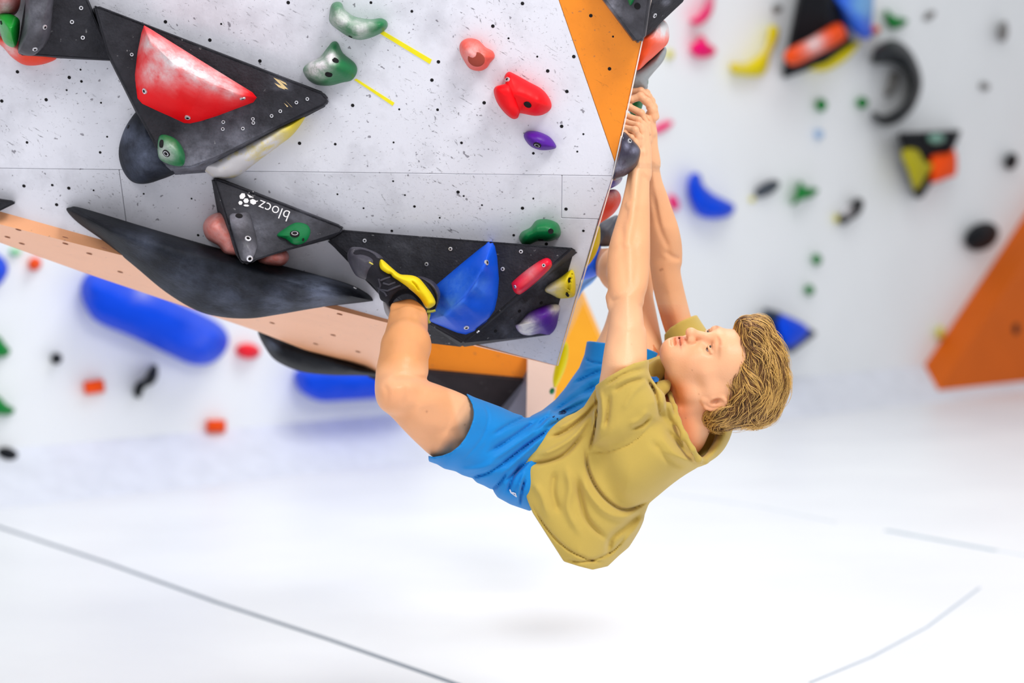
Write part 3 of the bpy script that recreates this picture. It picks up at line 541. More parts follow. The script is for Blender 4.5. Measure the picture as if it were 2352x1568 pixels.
for (x, y, rx, ry, an, m, lab, nm) in (
    (1785, 18, 12, 9, 0, 'g', 'small grey hold above the yellow crescent on the back wall', 'knob_hold'),
    (2135, 36, 16, 8, -35, 'g', 'small grey slanted hold right of the green bowl-shaped hold', 'knob_hold'),
    (2305, 72, 11, 24, 5, 'g', 'tall grey oval hold near the top right corner', 'oval_hold'),
    (2262, 198, 12, 9, 20, 'g', 'small grey-brown hold right of the black C-shaped macro', 'knob_hold'),
    (1887, 241, 13, 15, 0, 'n', 'small green hold left of the pair beside the C-shaped macro', 'knob_hold'),
    (1981, 236, 14, 13, 0, 'n', 'small green hold touching the open side of the C-shaped macro', 'knob_hold'),
    (1882, 308, 10, 12, 0, 'b', 'tiny pale blue hold below the small green holds', 'knob_hold'),
    (2323, 370, 15, 20, 20, 'k', 'small black hold at the right edge beside the triangular volume', 'knob_hold'),
    (2255, 543, 42, 31, -28, 'k', 'large dark oval hold near the right edge', 'oval_hold'),
    (1877, 596, 11, 13, 0, 'n', 'small green square hold, upper of the two above the blue wedge', 'knob_hold'),
    (1860, 666, 11, 12, 0, 'n', 'small green square hold, lower of the two above the blue wedge', 'knob_hold'),
    (2161, 764, 9, 16, 0, 'y', 'small yellow upright hold left of the big orange panel', 'knob_hold'),
    (1762, 433, 32, 15, -28, 's', 'dark grey oblong hold right of the blue crescent', 'bar_hold'),
    (1728, 458, 7, 6, 0, 'y', 'tiny yellow hold under the dark grey oblong hold', 'knob_hold'),
    (1922, 502, 6, 10, 0, 'y', 'tiny yellow hold left of the dark leaning hold', 'knob_hold'),
    (1540, 125, 8, 11, 0, 'y', 'tiny yellow hold beside the grey curved hold', 'knob_hold'),
    (1548, 465, 11, 19, -25, 'p', 'pink hold just right of the far forearm', 'knob_hold'),
    (1522, 292, 27, 9, -28, 'p', 'pink slanted bar right of the climber\'s hands', 'bar_hold'),
    (80, 606, 16, 15, -40, 'o', 'orange hold below the left end of the salmon strip', 'knob_hold'),
    (35, 579, 14, 9, 0, 'l', 'pale green hold at the left under the salmon strip', 'knob_hold'),
    (130, 823, 13, 13, 0, 'k', 'small round black hold on the left of the back wall', 'knob_hold'),
    (217, 888, 23, 15, -8, 'o', 'orange brick-shaped hold left of the black zigzag hold', 'block_hold'),
    (497, 978, 22, 14, 0, 'o', 'orange brick-shaped hold low on the back wall below the blue pill', 'block_hold'),
    (20, 1045, 28, 17, 22, 'k', 'black hold low at the left edge above the mats', 'oval_hold'),
    (570, 806, 29, 18, 6, 'r', 'red rounded hold between the blue pill and the grey macro', 'oval_hold'),
    (1180, 938, 15, 12, 0, 'n2', 'x', 'knob')):
    if m == 'n2': continue
    mm = {'g': mat('mid_grey_resin', (130, 128, 126), .6), 'n': M_greenB, 'b': mat('powder_blue', (170, 200, 235), .6), 'k': M_blkB, 'y': mat('soft_yellow', (226, 216, 80), .6), 's': mat('steel_grey_resin', (66, 74, 84), .6), 'p': M_pink, 'o': M_orB, 'l': mat('mint_resin', (150, 215, 165), .6), 'r': mat('scarlet_resin', (250, 0, 34), .5)}[m]
    sq = nm == 'block_hold'
    ol = ell_px(x, y, rx * (1.25 if sq else 1), ry * (1.3 if sq else 1), an + (0 if not sq else 0), 8) if not sq else [(x + a * rx * math.cos(math.radians(an)) - b * ry * math.sin(math.radians(an)), y + a * rx * math.sin(math.radians(an)) + b * ry * math.cos(math.radians(an))) for a, b in ((-1, -.8), (-.8, -1), (.8, -1), (1, -.8), (1, .8), (.8, 1), (-.8, 1), (-1, .8))]
    bg(nm, lab, ol, mm, H=min(.14, ry * .005), p=2.5 if sq else 2)
bg('crescent_hold', 'blue banana-shaped hold right of the far forearm', [(1581, 415), (1590, 398), (1608, 400), (1616, 424), (1640, 446), (1668, 460), (1687, 472), (1684, 489), (1664, 500), (1632, 502), (1604, 494), (1590, 472), (1580, 445)], M_blueB, spine=[(1597, 420), (1612, 460), (1660, 482)], H=.16)
bg('star_hold', 'green three-pointed hold between the two dark grey holds', [(1818, 472), (1826, 450), (1838, 415), (1850, 430), (1880, 434), (1866, 452), (1842, 458)], M_greenB)
bg('leaning_hold', 'dark leaning hold with chalky side below the green three-pointed hold', [(1928, 508), (1932, 490), (1948, 470), (1972, 455), (1984, 465), (1976, 490), (1955, 505), (1940, 516)], M_blkB, spots=[(1940, 480, 14, 1.5)])
bv = slab('triangular_volume', W, [(2068, 312, .2), (2200, 304, .2), (2190, 330, .2), (2115, 448, .1), (2105, 448, .1)], [(2062, 304), (2209, 298), (2196, 332), (2118, 456), (2102, 456)], M_blkB, bevel=.01)
tag(bv, 'black inverted triangular volume on the back wall right of centre', 'climbing volume')
bg('patch_hold', 'mustard yellow hold on the left of the inverted black volume', [(2070, 348), (2105, 343), (2125, 372), (2146, 378), (2130, 400), (2115, 425), (2100, 436), (2088, 400)], mat('mustard_resin', (176, 166, 10), .6), h0=.2, H=.06)
bg('cube_hold', 'bright orange block hold on the right of the inverted black volume', [(2137, 358), (2180, 350), (2190, 340), (2198, 362), (2196, 400), (2180, 408), (2140, 420), (2135, 395)], M_orB, h0=.12, H=.12, p=3)
bg('small_hold', 'pale green hold at the top of the inverted black volume', ell_px(2150, 318, 20, 12), mat('sage_resin', (120, 165, 150), .6), h0=.2, H=.05)
bv = slab('wedge_volume', W, [(1758, 712, .12), (1786, 720, .2), (1872, 764, .05), (1815, 806, .1), (1788, 772, .2), (1762, 742, .12)], [(1754, 706), (1788, 714), (1880, 765), (1815, 815), (1786, 782), (1758, 748)], mat('navy_charcoal', (36, 52, 78), .6), bevel=.01)
tag(bv, 'dark blue-black wedge volume behind the climber\'s hair', 'climbing volume')
bg('wedge_hold', 'bright blue hold on the wedge volume behind the climber\'s hair', [(1786, 722), (1820, 730), (1852, 748), (1856, 765), (1830, 790), (1806, 796), (1788, 770)], M_blueB, h0=.15, H=.1)
bg('small_hold', 'green hold at the lower left corner of the wedge volume', ell_px(1792, 790, 12, 16, -30), mat('deep_green_resin', (6, 110, 80), .6), h0=.12, H=.08)
bg('pill_macro', 'long blue pill-shaped macro hold below the salmon strip', [(195, 634), (186, 665), (197, 705), (225, 740), (300, 772), (390, 815), (440, 836), (482, 835), (514, 812), (526, 782), (516, 755), (480, 728), (400, 690), (320, 655), (250, 634), (215, 625)], M_blueB, H=.3, spine=[(235, 680), (470, 782)], spots=[(330, 672, 20, .5), (460, 770, 30, .1)])
bg('pill_macro', 'second blue macro hold partly hidden behind the climber\'s left knee', [(682, 850), (680, 880), (695, 902), (735, 921), (790, 920), (870, 915), (960, 905), (960, 840), (760, 840)], M_blueB, H=.3, spine=[(730, 882), (930, 875)])
bg('round_macro', 'blue hold at the left edge of the photo', [(-60, 575), (-10, 580), (12, 598), (19, 620), (8, 645), (-12, 660), (-60, 665)], M_blueB, H=.2)
bg('leaf_hold', 'green hold at the left edge, upper of the two', [(-40, 770), (-5, 770), (12, 790), (24, 805), (15, 818), (-10, 820), (-40, 815)], M_greenB)
bg('leaf_hold', 'green hold at the left edge, lower of the two', [(-40, 905), (-5, 908), (15, 928), (34, 940), (24, 952), (0, 952), (-40, 945)], M_greenB)
bg('zigzag_hold', 'black zigzag hold right of the small round black hold', [(307, 905), (312, 880), (332, 868), (346, 842), (360, 838), (363, 862), (352, 882), (332, 890), (322, 914)], M_blkB)
# ------------------------------------------------------------------ climber (signed-distance modelling, meshed with OpenVDB)
def c3(px, py, d): return np.array([(px - 1176) / F * d, -(py - 784) / F * d, d])
class Grid:
    def __init__(s, x0, y0, x1, y1, d0, d1, vox):
        dm = (d0 + d1) / 2
        a = c3(x0, y1, dm); b = c3(x1, y0, dm)
        s.vox = vox; s.o = np.array([a[0], a[1], d0])
        s.n = np.maximum(4, np.ceil((np.array([b[0], b[1], d1]) - s.o) / vox).astype(int))
        s.f = np.full(s.n, .06, np.float32)
        s.ax = [s.o[i] + np.arange(s.n[i]) * vox for i in range(3)]
    def win(s, lo, hi, pad=.03):
        i0 = np.clip(np.floor((lo - pad - s.o) / s.vox).astype(int), 0, s.n); i1 = np.clip(np.ceil((hi + pad - s.o) / s.vox).astype(int) + 1, 0, s.n)
        if np.any(i1 <= i0): return None
        sl = tuple(slice(a, b) for a, b in zip(i0, i1))
        X = s.ax[0][sl[0]][:, None, None]; Y = s.ax[1][sl[1]][None, :, None]; D = s.ax[2][sl[2]][None, None, :]
        return sl, X, Y, D
    def comb(s, sl, d, k, op):
        d = d.astype(np.float32); a = s.f[sl]
        if op == 'u':
            if k > 0: h = np.maximum(k - np.abs(a - d), 0) / k; s.f[sl] = np.minimum(a, d) - h * h * k * .25
            else: s.f[sl] = np.minimum(a, d)
        elif op == 's':
            d = -d
            if k > 0: h = np.maximum(k - np.abs(a - d), 0) / k; s.f[sl] = np.maximum(a, d) + h * h * k * .25
            else: s.f[sl] = np.maximum(a, d)
    def cone(s, a, b, ra, rb, k=.012, op='u', flat=None):
        a = np.array(a, float); b = np.array(b, float)
        w_ = s.win(np.minimum(a - ra, b - rb), np.maximum(a + ra, b + rb))
        if w_ is None: return
        sl, X, Y, D = w_; ab = b - a; L2 = max(1e-12, ab @ ab)
        t = np.clip(((X - a[0]) * ab[0] + (Y - a[1]) * ab[1] + (D - a[2]) * ab[2]) / L2, 0, 1)
        d = np.sqrt((X - a[0] - t * ab[0]) ** 2 + (Y - a[1] - t * ab[1]) ** 2 + (D - a[2] - t * ab[2]) ** 2) - (ra + (rb - ra) * t)
        s.comb(sl, d, k, op)
    def chain(s, pts, k=.012, op='u'):
        """pts: (px,py,d,r metres)"""
        for a, b in zip(pts[:-1], pts[1:]): s.cone(c3(*a[:3]), c3(*b[:3]), a[3], b[3], k, op)
    def ell(s, c, R, r, k=.012, op='u'):
        """R rows = local axes, r radii"""
        c = np.array(c, float); r = np.array(r, float); m = r.max()
        w_ = s.win(c - m, c + m)
        if w_ is None: return
        sl, X, Y, D = w_; X = X - c[0]; Y = Y - c[1]; D = D - c[2]
        q = [(X * R[i][0] + Y * R[i][1] + D * R[i][2]) for i in range(3)]
        k0 = np.sqrt(sum((q[i] / r[i]) ** 2 for i in range(3))); k1 = np.sqrt(sum((q[i] / r[i] ** 2) ** 2 for i in range(3)))
        d = k0 * (k0 - 1) / np.maximum(k1, 1e-6)
        s.comb(sl, d, k, op)
    def inf(s, poly, spine, R, k=.012, op='u', smooth=True, power=2.0, clip=None):
        """swollen body whose outline is poly and whose middle runs along spine (px,py,d,T)"""
        p = catmull(poly, 4) if smooth else np.array(poly, float)
        sp = np.array(spine, float)
        x0, y0 = p.min(0) - 40; x1, y1 = p.max(0) + 40; st = 2.0
        gx = np.arange(x0, x1, st); gy = np.arange(y0, y1, st)
        GX, GY = np.meshgrid(gx, gy, indexing='ij')
        sd = polysd(p, GX, GY); dc, T = spineval(sp, GX, GY)
        dm = sp[:, 2].mean(); tm = sp[:, 3].max()
        w_ = s.win(c3(p[:, 0].min(), p[:, 1].max(), dm) - [.03, .03, 0] + [0, 0, sp[:, 2].min() - dm - tm], c3(p[:, 0].max(), p[:, 1].min(), dm) + [.03, .03, sp[:, 2].max() - dm + tm])
        if w_ is None: return
        sl, X, Y, D = w_
        PX = 1176 + F * X / D + 0 * Y; PY = 784 - F * Y / D + 0 * X
        S_ = bil(sd, (PX - x0) / st, (PY - y0) / st); DC = bil(dc, (PX - x0) / st, (PY - y0) / st); TT = bil(T, (PX - x0) / st, (PY - y0) / st)
        S_ = S_ * D / F; a = np.maximum(0, 1 + S_ / R); b = np.abs(D - DC) / TT
        g = (a ** power + b ** power) ** (1 / power) - 1
        d = g * np.minimum(R, TT) * .9
        if clip is not None:
            ci = bil(polysd(np.array(clip, float), GX, GY), (PX - x0) / st, (PY - y0) / st) * D / F
            d = np.maximum(d, ci)
        s.comb(sl, np.clip(d, -.05, .06), k, op)
    def crease(s, lines, zc=None):
        """lines: [(pts(px,py)), width px, depth m] pressed into / raised from the camera side; fades out behind"""
        allp = np.array([q for l in lines for q in l[0]], float); wm = max(l[1] for l in lines) * 3
        x0, y0 = allp.min(0) - wm; x1, y1 = allp.max(0) + wm; st = 1.5
        GX, GY = np.meshgrid(np.arange(x0, x1, st), np.arange(y0, y1, st), indexing='ij'); A_ = np.zeros_like(GX)
        for l in lines:
            pts = np.array(l[0], float); w0 = l[1]; amp = l[2]
            if len(pts) > 2:
                q = np.vstack([2 * pts[0] - pts[1], pts, 2 * pts[-1] - pts[-2]]); out = []
                for i in range(1, len(q) - 2):
                    for t in np.linspace(0, 1, 6, endpoint=False):
                        a, b, c, d = q[i - 1], q[i], q[i + 1], q[i + 2]
                        out.append(.5 * ((2 * b) + (-a + c) * t + (2 * a - 5 * b + 4 * c - d) * t * t + (-a + 3 * b - 3 * c + d) * t ** 3))
                out.append(pts[-1]); pts = np.array(out)
            best = np.full_like(GX, 1e9); bt = np.zeros_like(GX); n = len(pts) - 1
            for i in range(n):
                a = pts[i]; ab = pts[i + 1] - a; L2 = max(ab @ ab, 1e-6)
                t = np.clip(((GX - a[0]) * ab[0] + (GY - a[1]) * ab[1]) / L2, 0, 1)
                dd = (GX - a[0] - t * ab[0]) ** 2 + (GY - a[1] - t * ab[1]) ** 2
                m_ = dd < best; best = np.where(m_, dd, best); bt = np.where(m_, (i + t) / n, bt)
            if amp > .0025: amp *= 1.25; w0 *= .8
            A_ += amp * np.exp(-best / (w0 * w0)) * np.clip(np.minimum(bt, 1 - bt) * 5 + .15, 0, 1)
        w_ = s.win(c3(x0, y1, s.ax[2][0]) * [1.1, 1.1, 1] - [.1, .1, 0], c3(x1, y0, s.ax[2][-1]) + [.1, .1, 0])
        if w_ is None: return
        sl, X, Y, D = w_
        PX = 1176 + F * X / D + 0 * Y; PY = 784 - F * Y / D + 0 * X
        u = (PX - x0) / st; v = (PY - y0) / st
        ins = (u > 0) & (v > 0) & (u < GX.shape[0] - 1) & (v < GX.shape[1] - 1)
        dd = bil(A_, u, v) * ins
        if zc is not None: dd = dd * np.clip((zc - D) / .03 + .5, 0, 1)
        s.f[sl] += dd.astype(np.float32)
    def mesh(s):
        g = openvdb.FloatGrid(.06)
        f = s.f
        f[0] = f[-1] = .06; f[:, 0] = f[:, -1] = .06; f[:, :, 0] = f[:, :, -1] = .06
        g.copyFromArray(f)
        pts, quads = g.convertToQuads(0.0)
        pts = pts * s.vox + s.o
        return pts, quads
def bil(img, u, v):
    u = np.clip(u, 0, img.shape[0] - 1.001); v = np.clip(v, 0, img.shape[1] - 1.001)
    i = u.astype(np.int32); j = v.astype(np.int32); fu = (u - i).astype(np.float32); fv = (v - j).astype(np.float32)
    img = img.astype(np.float32)
    return img[i, j] * (1 - fu) * (1 - fv) + img[i + 1, j] * fu * (1 - fv) + img[i, j + 1] * (1 - fu) * fv + img[i + 1, j + 1] * fu * fv
def polysd(p, GX, GY):
    best = np.full(GX.shape, 1e9); ins = np.zeros(GX.shape, bool); n = len(p)
    for i in range(n):
        a = p[i]; b = p[(i + 1) % n]; ab = b - a; L2 = max(ab @ ab, 1e-9)
        t = np.clip(((GX - a[0]) * ab[0] + (GY - a[1]) * ab[1]) / L2, 0, 1)
        best = np.minimum(best, (GX - a[0] - t * ab[0]) ** 2 + (GY - a[1] - t * ab[1]) ** 2)
        c = ((a[1] > GY) != (b[1] > GY)) & (GX < (b[0] - a[0]) * (GY - a[1]) / (b[1] - a[1] + 1e-12) + a[0])
        ins ^= c
    return np.where(ins, -1, 1) * np.sqrt(best)
def spineval(sp, GX, GY):
    """inverse-distance blend of the nearest spine segments"""
    if len(sp) == 1: return np.full(GX.shape, sp[0, 2]), np.full(GX.shape, sp[0, 3])
    W_ = 0; Dc = 0; T = 0
    for a, b in zip(sp[:-1], sp[1:]):
        ab = b[:2] - a[:2]; L2 = max(ab @ ab, 1e-9)
        t = np.clip(((GX - a[0]) * ab[0] + (GY - a[1]) * ab[1]) / L2, 0, 1)
        w_ = 1 / (((GX - a[0] - t * ab[0]) ** 2 + (GY - a[1] - t * ab[1]) ** 2) + 25.) ** 2
        W_ = W_ + w_; Dc = Dc + w_ * (a[2] + (b[2] - a[2]) * t); T = T + w_ * (a[3] + (b[3] - a[3]) * t)
    return Dc / W_, T / W_
def to_world(pts):
    q = np.column_stack([pts[:, 0], pts[:, 1], -pts[:, 2], np.ones(len(pts))])
    return (CMn @ q.T).T[:, :3]
def fastmesh(name, parts, m, parent=None, colfn=None, smooth=2):
    P_ = []; Q_ = []; n = 0
    for pts, quads in parts: P_.append(pts); Q_.append(np.asarray(quads, np.int64) + n); n += len(pts)
    pts = np.vstack(P_); quads = np.vstack(Q_)
    for _ in range(smooth):   # light Laplacian relaxation
        acc = np.zeros_like(pts); cnt = np.zeros(len(pts))
        for a, b in ((0, 1), (1, 2), (2, 3), (3, 0)):
            np.add.at(acc, quads[:, a], pts[quads[:, b]]); np.add.at(acc, quads[:, b], pts[quads[:, a]])
            np.add.at(cnt, quads[:, a], 1); np.add.at(cnt, quads[:, b], 1)
        pts = pts * .5 + .5 * acc / np.maximum(cnt, 1)[:, None]
    W_ = to_world(pts)
    a, b, c = W_[quads[:, 0]], W_[quads[:, 1]], W_[quads[:, 2]]
    vol = np.einsum('ij,ij->i', a, np.cross(b, c)).sum()
    ctr = W_.mean(0); vol = np.einsum('ij,ij->i', a - ctr, np.cross(b - ctr, c - ctr)).sum()
    if vol < 0: quads = quads[:, ::-1]
    me = bpy.data.meshes.new(name); me.vertices.add(len(pts)); me.vertices.foreach_set('co', W_.astype(np.float32).ravel())
    me.loops.add(len(quads) * 4); me.loops.foreach_set('vertex_index', quads.astype(np.int32).ravel())
    me.polygons.add(len(quads)); me.polygons.foreach_set('loop_start', np.arange(0, len(quads) * 4, 4, dtype=np.int32))
    me.update(calc_edges=True); me.validate(); me.shade_smooth(); me.materials.append(m)
    if colfn is not None:
        at = me.color_attributes.new('tone', 'FLOAT_COLOR', 'POINT')
        c = colfn(pts); at.data.foreach_set('color', np.column_stack([c, np.ones(len(c))]).astype(np.float32).ravel())
    o = bpy.data.objects.new(name, me); COL.objects.link(o)
    if parent: o.parent = parent; 
    return o
climber = empty('person', (0, 0, 0)); tag(climber, 'climber in olive t-shirt and blue shorts hanging under the white overhang', 'person')
def cloth(name, color, rough=.85, sheen=.2, ns=14):
    m = mat(name, color, rough, nscale=ns, vary=.06, bump=.12, bscale=700, spec=.25); m.node_tree.nodes['Principled BSDF'].inputs['Sheen Weight'].default_value = sheen; return m
M_shirt = cloth('olive_cotton', (192, 164, 80)); M_shorts = cloth('blue_shorts_fabric', (0, 128, 206), .6, .1)
M_skin = mat('skin', (236, 180, 138), .45, nscale=22, vary=.05, bump=.08, bscale=300, spec=.4, sss=.12, attr='tone')
# --- head frame: U = crown direction, Fw = facing direction, Lt = climber's left, in camera axes (x right, y up, d away)
th = math.radians(30); ph_ = math.radians(11)
Lt = np.array([0, -math.sin(th), -math.cos(th)]); _u = np.array([1.0, 0, 0]); _f = np.array([0, math.cos(th), -math.sin(th)])
U = _u * math.cos(ph_) + _f * math.sin(ph_); Fw = _f * math.cos(ph_) - _u * math.sin(ph_)
H0 = c3(1642, 857, 4.17); HS = 1.0
def hd(u, f, l): return H0 + (U * u + Fw * f + Lt * l) * HS
HR = [U, Fw, Lt]
g = Grid(1490, 700, 1830, 1110, 3.98, 4.40, .0019)
g.ell(hd(.040, -.022, 0), HR, (.085, .096, .076), 0)
g.ell(hd(-.020, .030, 0), HR, (.078, .056, .060), .03)
g.ell(hd(.035, .040, 0), HR, (.052, .044, .058), .03)            # forehead
for s_ in (1, -1):
    g.cone(hd(-.080, .062, .012 * s_), hd(-.056, -.008, .052 * s_), .018, .017, .03)   # jaw line
    g.cone(hd(-.058, -.008, .052 * s_), hd(-.010, -.012, .062 * s_), .017, .016, .03)
    g.ell(hd(-.030, .052, .036 * s_), HR, (.030, .028, .024), .025)  # cheek
    g.cone(hd(-.018, .040, .058 * s_), hd(-.014, .0, .066 * s_), .010, .009, .02)    # cheekbone
g.ell(hd(-.080, .071, 0), HR, (.015, .016, .021), .025)           # chin
g.ell(hd(-.062, .070, 0), HR, (.022, .018, .026), .025)           # mouth mound
for s_ in (1, -1):
    g.ell(hd(.000, .090, .031 * s_), HR, (.013, .018, .017), .014, 's')     # eye hollows
g.cone(hd(.016, .080, -.036), hd(.019, .086, -.010), .010, .009, .018); g.cone(hd(.016, .080, .036), hd(.019, .086, .010), .010, .009, .018)
g.cone(hd(.010, .086, 0), hd(-.032, .104, 0), .0068, .0092, .012)   # nose bridge
g.ell(hd(-.036, .107, 0), HR, (.0100, .0100, .0105), .008)
for s_ in (1, -1):
    g.ell(hd(-.037, .094, .0115 * s_), HR, (.0085, .0095, .0068), .006)
    g.ell(hd(-.0455, .098, .0065 * s_), HR, (.0035, .0045, .0035), .004, 's')
# lids
for s_ in (1, -1):
    g.ell(hd(.000, .071, .031 * s_), HR, (.0125, .0125, .0125), .004)
    c_ = hd(.000, .0855, .031 * s_)
    g.ell(hd(-.0005, .0842, .0315 * s_), HR, (.0019, .006, .0100), .0015, 's')
    for (u0, amp, r_) in ((.0046, .0022, .0032), (-.0040, -.0014, .0024)):
        pts = [hd(u0 * (1 - (q / 1.0) ** 2) + amp * 0, .0838 - .006 * q * q, (.031 + .0135 * q) * s_) for q in (-1, -.5, 0, .5, 1)]
        for a_, b_ in zip(pts[:-1], pts[1:]): g.cone(a_, b_, r_, r_, .002)
# lips
for (u_, f_, r_, wd) in ((-.0555, .0905, .0050, .019), (-.0665, .0885, .0060, .017)):
    pts = [hd(u_ + (.001 if u_ > -.06 else -.001) * (1 - q * q) * 2, f_ - .012 * q * q, wd * q) for q in (-1, -.5, 0, .5, 1)]
    for i_, (a_, b_) in enumerate(zip(pts[:-1], pts[1:])):
        g.cone(a_, b_, r_ * (.5 if i_ == 0 else 1), r_ * (.5 if i_ == 3 else 1), .004)
pts = [hd(-.0605 - .001 * (1 - abs(q)), .0965 - .014 * q * q, .0225 * q) for q in (-1, -.5, 0, .5, 1)]
for a_, b_ in zip(pts[:-1], pts[1:]): g.cone(a_, b_, .0022, .0022, .003, 's')
g.cone(hd(-.0745, .0905, -.010), hd(-.0745, .0905, .010), .0045, .0045, .008, 's')   # mentolabial fold
# ears
for s_ in (1, -1):
    g.ell(hd(-.010, -.022, .078 * s_), HR, (.024, .014, .0085), .008)
    g.ell(hd(-.006, -.018, .086 * s_), HR, (.014, .0075, .0075), .004, 's')
    pts = [hd(-.010 + .0225 * math.cos(a), -.022 - .0135 * math.sin(a), (.081 + .003 * math.sin(a)) * s_) for a in np.linspace(-.6, 3.0, 9)]
    for a_, b_ in zip(pts[:-1], pts[1:]): g.cone(a_, b_, .0036, .0036, .003)
    g.ell(hd(-.031, -.013, .078 * s_), HR, (.0075, .007, .0055), .005)
    g.ell(hd(-.012, -.008, .079 * s_), HR, (.006, .0035, .0045), .004)
# neck
g.cone(hd(-.035, -.035, 0), c3(1545, 985, 4.20), .056, .062, .02)
g.cone(hd(-.050, -.035, .0), c3(1560, 945, 4.20), .046, .050, .012)
g.cone(hd(-.04, -.050, .02), c3(1578, 998, 4.18), .036, .036, .02)
g.cone(hd(-.030, -.030, .050), c3(1555, 950, 4.135), .013, .010, .02)   # neck muscle
g.cone(hd(-.058, .028, .0), hd(-.075, .0, .0), .016, .03, .02)
g.cone(c3(1545, 985, 4.20), c3(1480, 1010, 4.22), .062, .085, .03)
headmesh = g.mesh()
# --- arms
def finger(gr, pts, k=.0025):
    gr.chain(pts, k)
    for q in pts[1:-1]: gr.ell(c3(q[0], q[1], q[2]), np.eye(3), (q[3] * 1.08,) * 3, .002)
def build_arms(g):
    g.inf([(1438, 290), (1470, 285), (1491, 330), (1493, 365), (1492, 420), (1493, 500), (1493, 600), (1488, 655), (1480, 685), (1480, 710), (1484, 750), (1486, 800), (1487, 860), (1500, 930), (1470, 980), (1400, 960), (1376, 900), (1381, 850), (1388, 800), (1397, 750), (1401, 700), (1397, 688), (1396, 650), (1394, 600), (1400, 560), (1413, 515), (1424, 480), (1434, 440), (1440, 410), (1447, 370), (1446, 330)],
          [(1462, 300, 4.235, .017), (1467, 350, 4.24, .019), (1466, 400, 4.235, .024), (1455, 480, 4.21, .036), (1445, 570, 4.17, .046), (1440, 680, 4.12, .046), (1440, 760, 4.10, .050), (1438, 840, 4.075, .054), (1440, 875, 4.085, .046), (1445, 940, 4.10, .05)], .046, 0)
    g.cone(c3(1403, 683, 4.12), c3(1408, 700, 4.11), .010, .012, .01)
    g.chain([(1462, 395, 4.215, .008), (1452, 470, 4.185, .007), (1440, 560, 4.135, .006)], .012)       # tendon
    g.crease([([(1452, 410), (1446, 470), (1440, 520)], 6, .0022), ([(1430, 520), (1432, 600), (1444, 680)], 9, .0022), ([(1400, 688), (1420, 686), (1440, 672)], 5, .002), ([(1455, 520), (1462, 600), (1455, 670)], 10, .002), ([(1470, 695), (1478, 720), (1480, 760)], 7, .003)], 4.2)
    g.inf([(1475, 300), (1505, 300), (1508, 340), (1514, 380), (1521, 415), (1534, 450), (1546, 485), (1558, 520), (1566, 560), (1567, 600), (1563, 620), (1568, 650), (1580, 700), (1592, 740), (1620, 800), (1600, 840), (1545, 800), (1527, 760), (1512, 710), (1500, 660), (1493, 610), (1488, 560), (1486, 500), (1484, 440), (1482, 380), (1478, 340)],
          [(1492, 300, 4.30, .017), (1497, 360, 4.31, .020), (1505, 430, 4.33, .028), (1524, 520, 4.36, .040), (1530, 600, 4.39, .042), (1540, 680, 4.41, .044), (1565, 760, 4.43, .050), (1590, 820, 4.44, .055)], .040, 0)
    g.crease([([(1500, 440), (1515, 520), (1540, 580)], 8, .003), ([(1525, 575), (1545, 590), (1562, 595)], 8, .003)], 4.4)
    # front hand: back of hand, four fingers curling left over the rail, thumb behind
    g.inf([(1450, 395), (1450, 352), (1455, 326), (1462, 306), (1470, 284), (1482, 278), (1489, 300), (1491, 330), (1494, 365), (1492, 410)], [(1470, 400, 4.237, .024), (1472, 340, 4.240, .021), (1478, 290, 4.248, .014)], .024, .008)
    for pts in ([(1487, 305, 4.262, .0088), (1485, 284, 4.266, .0082), (1472, 260, 4.262, .0082), (1446, 246, 4.268, .0072), (1428, 243, 4.29, .0066)],
                [(1481, 312, 4.245, .0088), (1479, 290, 4.246, .0080), (1466, 276, 4.240, .0074), (1440, 266, 4.250, .0062), (1422, 266, 4.28, .0060)],
                [(1475, 318, 4.232, .0086), (1473, 300, 4.230, .0078), (1464, 288, 4.222, .0072), (1438, 280, 4.236, .0060), (1418, 281, 4.27, .0058)],
                [(1467, 330, 4.222, .0086), (1465, 314, 4.216, .0082), (1458, 299, 4.206, .0080), (1436, 294, 4.218, .0064), (1416, 295, 4.26, .0060)],
                [(1459, 342, 4.218, .0074), (1457, 328, 4.210, .0066), (1450, 316, 4.203, .0062), (1434, 306, 4.212, .0054), (1418, 307, 4.25, .0050)]):
        finger(g, pts)
    finger(g, [(1480, 350, 4.262, .011), (1484, 320, 4.285, .0105), (1476, 292, 4.298, .0095)], .006)
    g.chain([(1470, 385, 4.216, .003), (1465, 350, 4.214, .003), (1464, 326, 4.214, .003)], .008)
    g.chain([(1480, 385, 4.224, .003), (1478, 350, 4.222, .003), (1475, 320, 4.224, .003)], .008)
    # far hand
    g.inf([(1478, 380), (1482, 340), (1484, 300), (1480, 270), (1488, 252), (1500, 248), (1508, 256), (1506, 290), (1507, 330), (1514, 380)], [(1495, 380, 4.312, .020), (1494, 320, 4.305, .022), (1495, 260, 4.30, .018)], .023, .008)
    for pts in ([(1501, 270, 4.292, .0098), (1499, 254, 4.290, .0098), (1486, 234, 4.286, .0090), (1471, 221, 4.288, .0086), (1450, 229, 4.29, .0076), (1434, 236, 4.30, .007)],
                [(1505, 268, 4.308, .0090), (1501, 246, 4.308, .0084), (1489, 222, 4.305, .0080), (1472, 209, 4.303, .0076), (1450, 210, 4.31, .0068), (1434, 214, 4.32, .006)],
                [(1504, 262, 4.326, .0088), (1496, 232, 4.326, .0080), (1485, 213, 4.324, .0074), (1452, 212, 4.33, .0066)],
                [(1502, 268, 4.342, .0080), (1492, 238, 4.344, .0074), (1476, 222, 4.344, .0066), (1450, 220, 4.345, .0058)]):
        finger(g, pts)
    finger(g, [(1494, 305, 4.290, .0115), (1484, 274, 4.280, .0090), (1468, 264, 4.282, .0076)], .005)
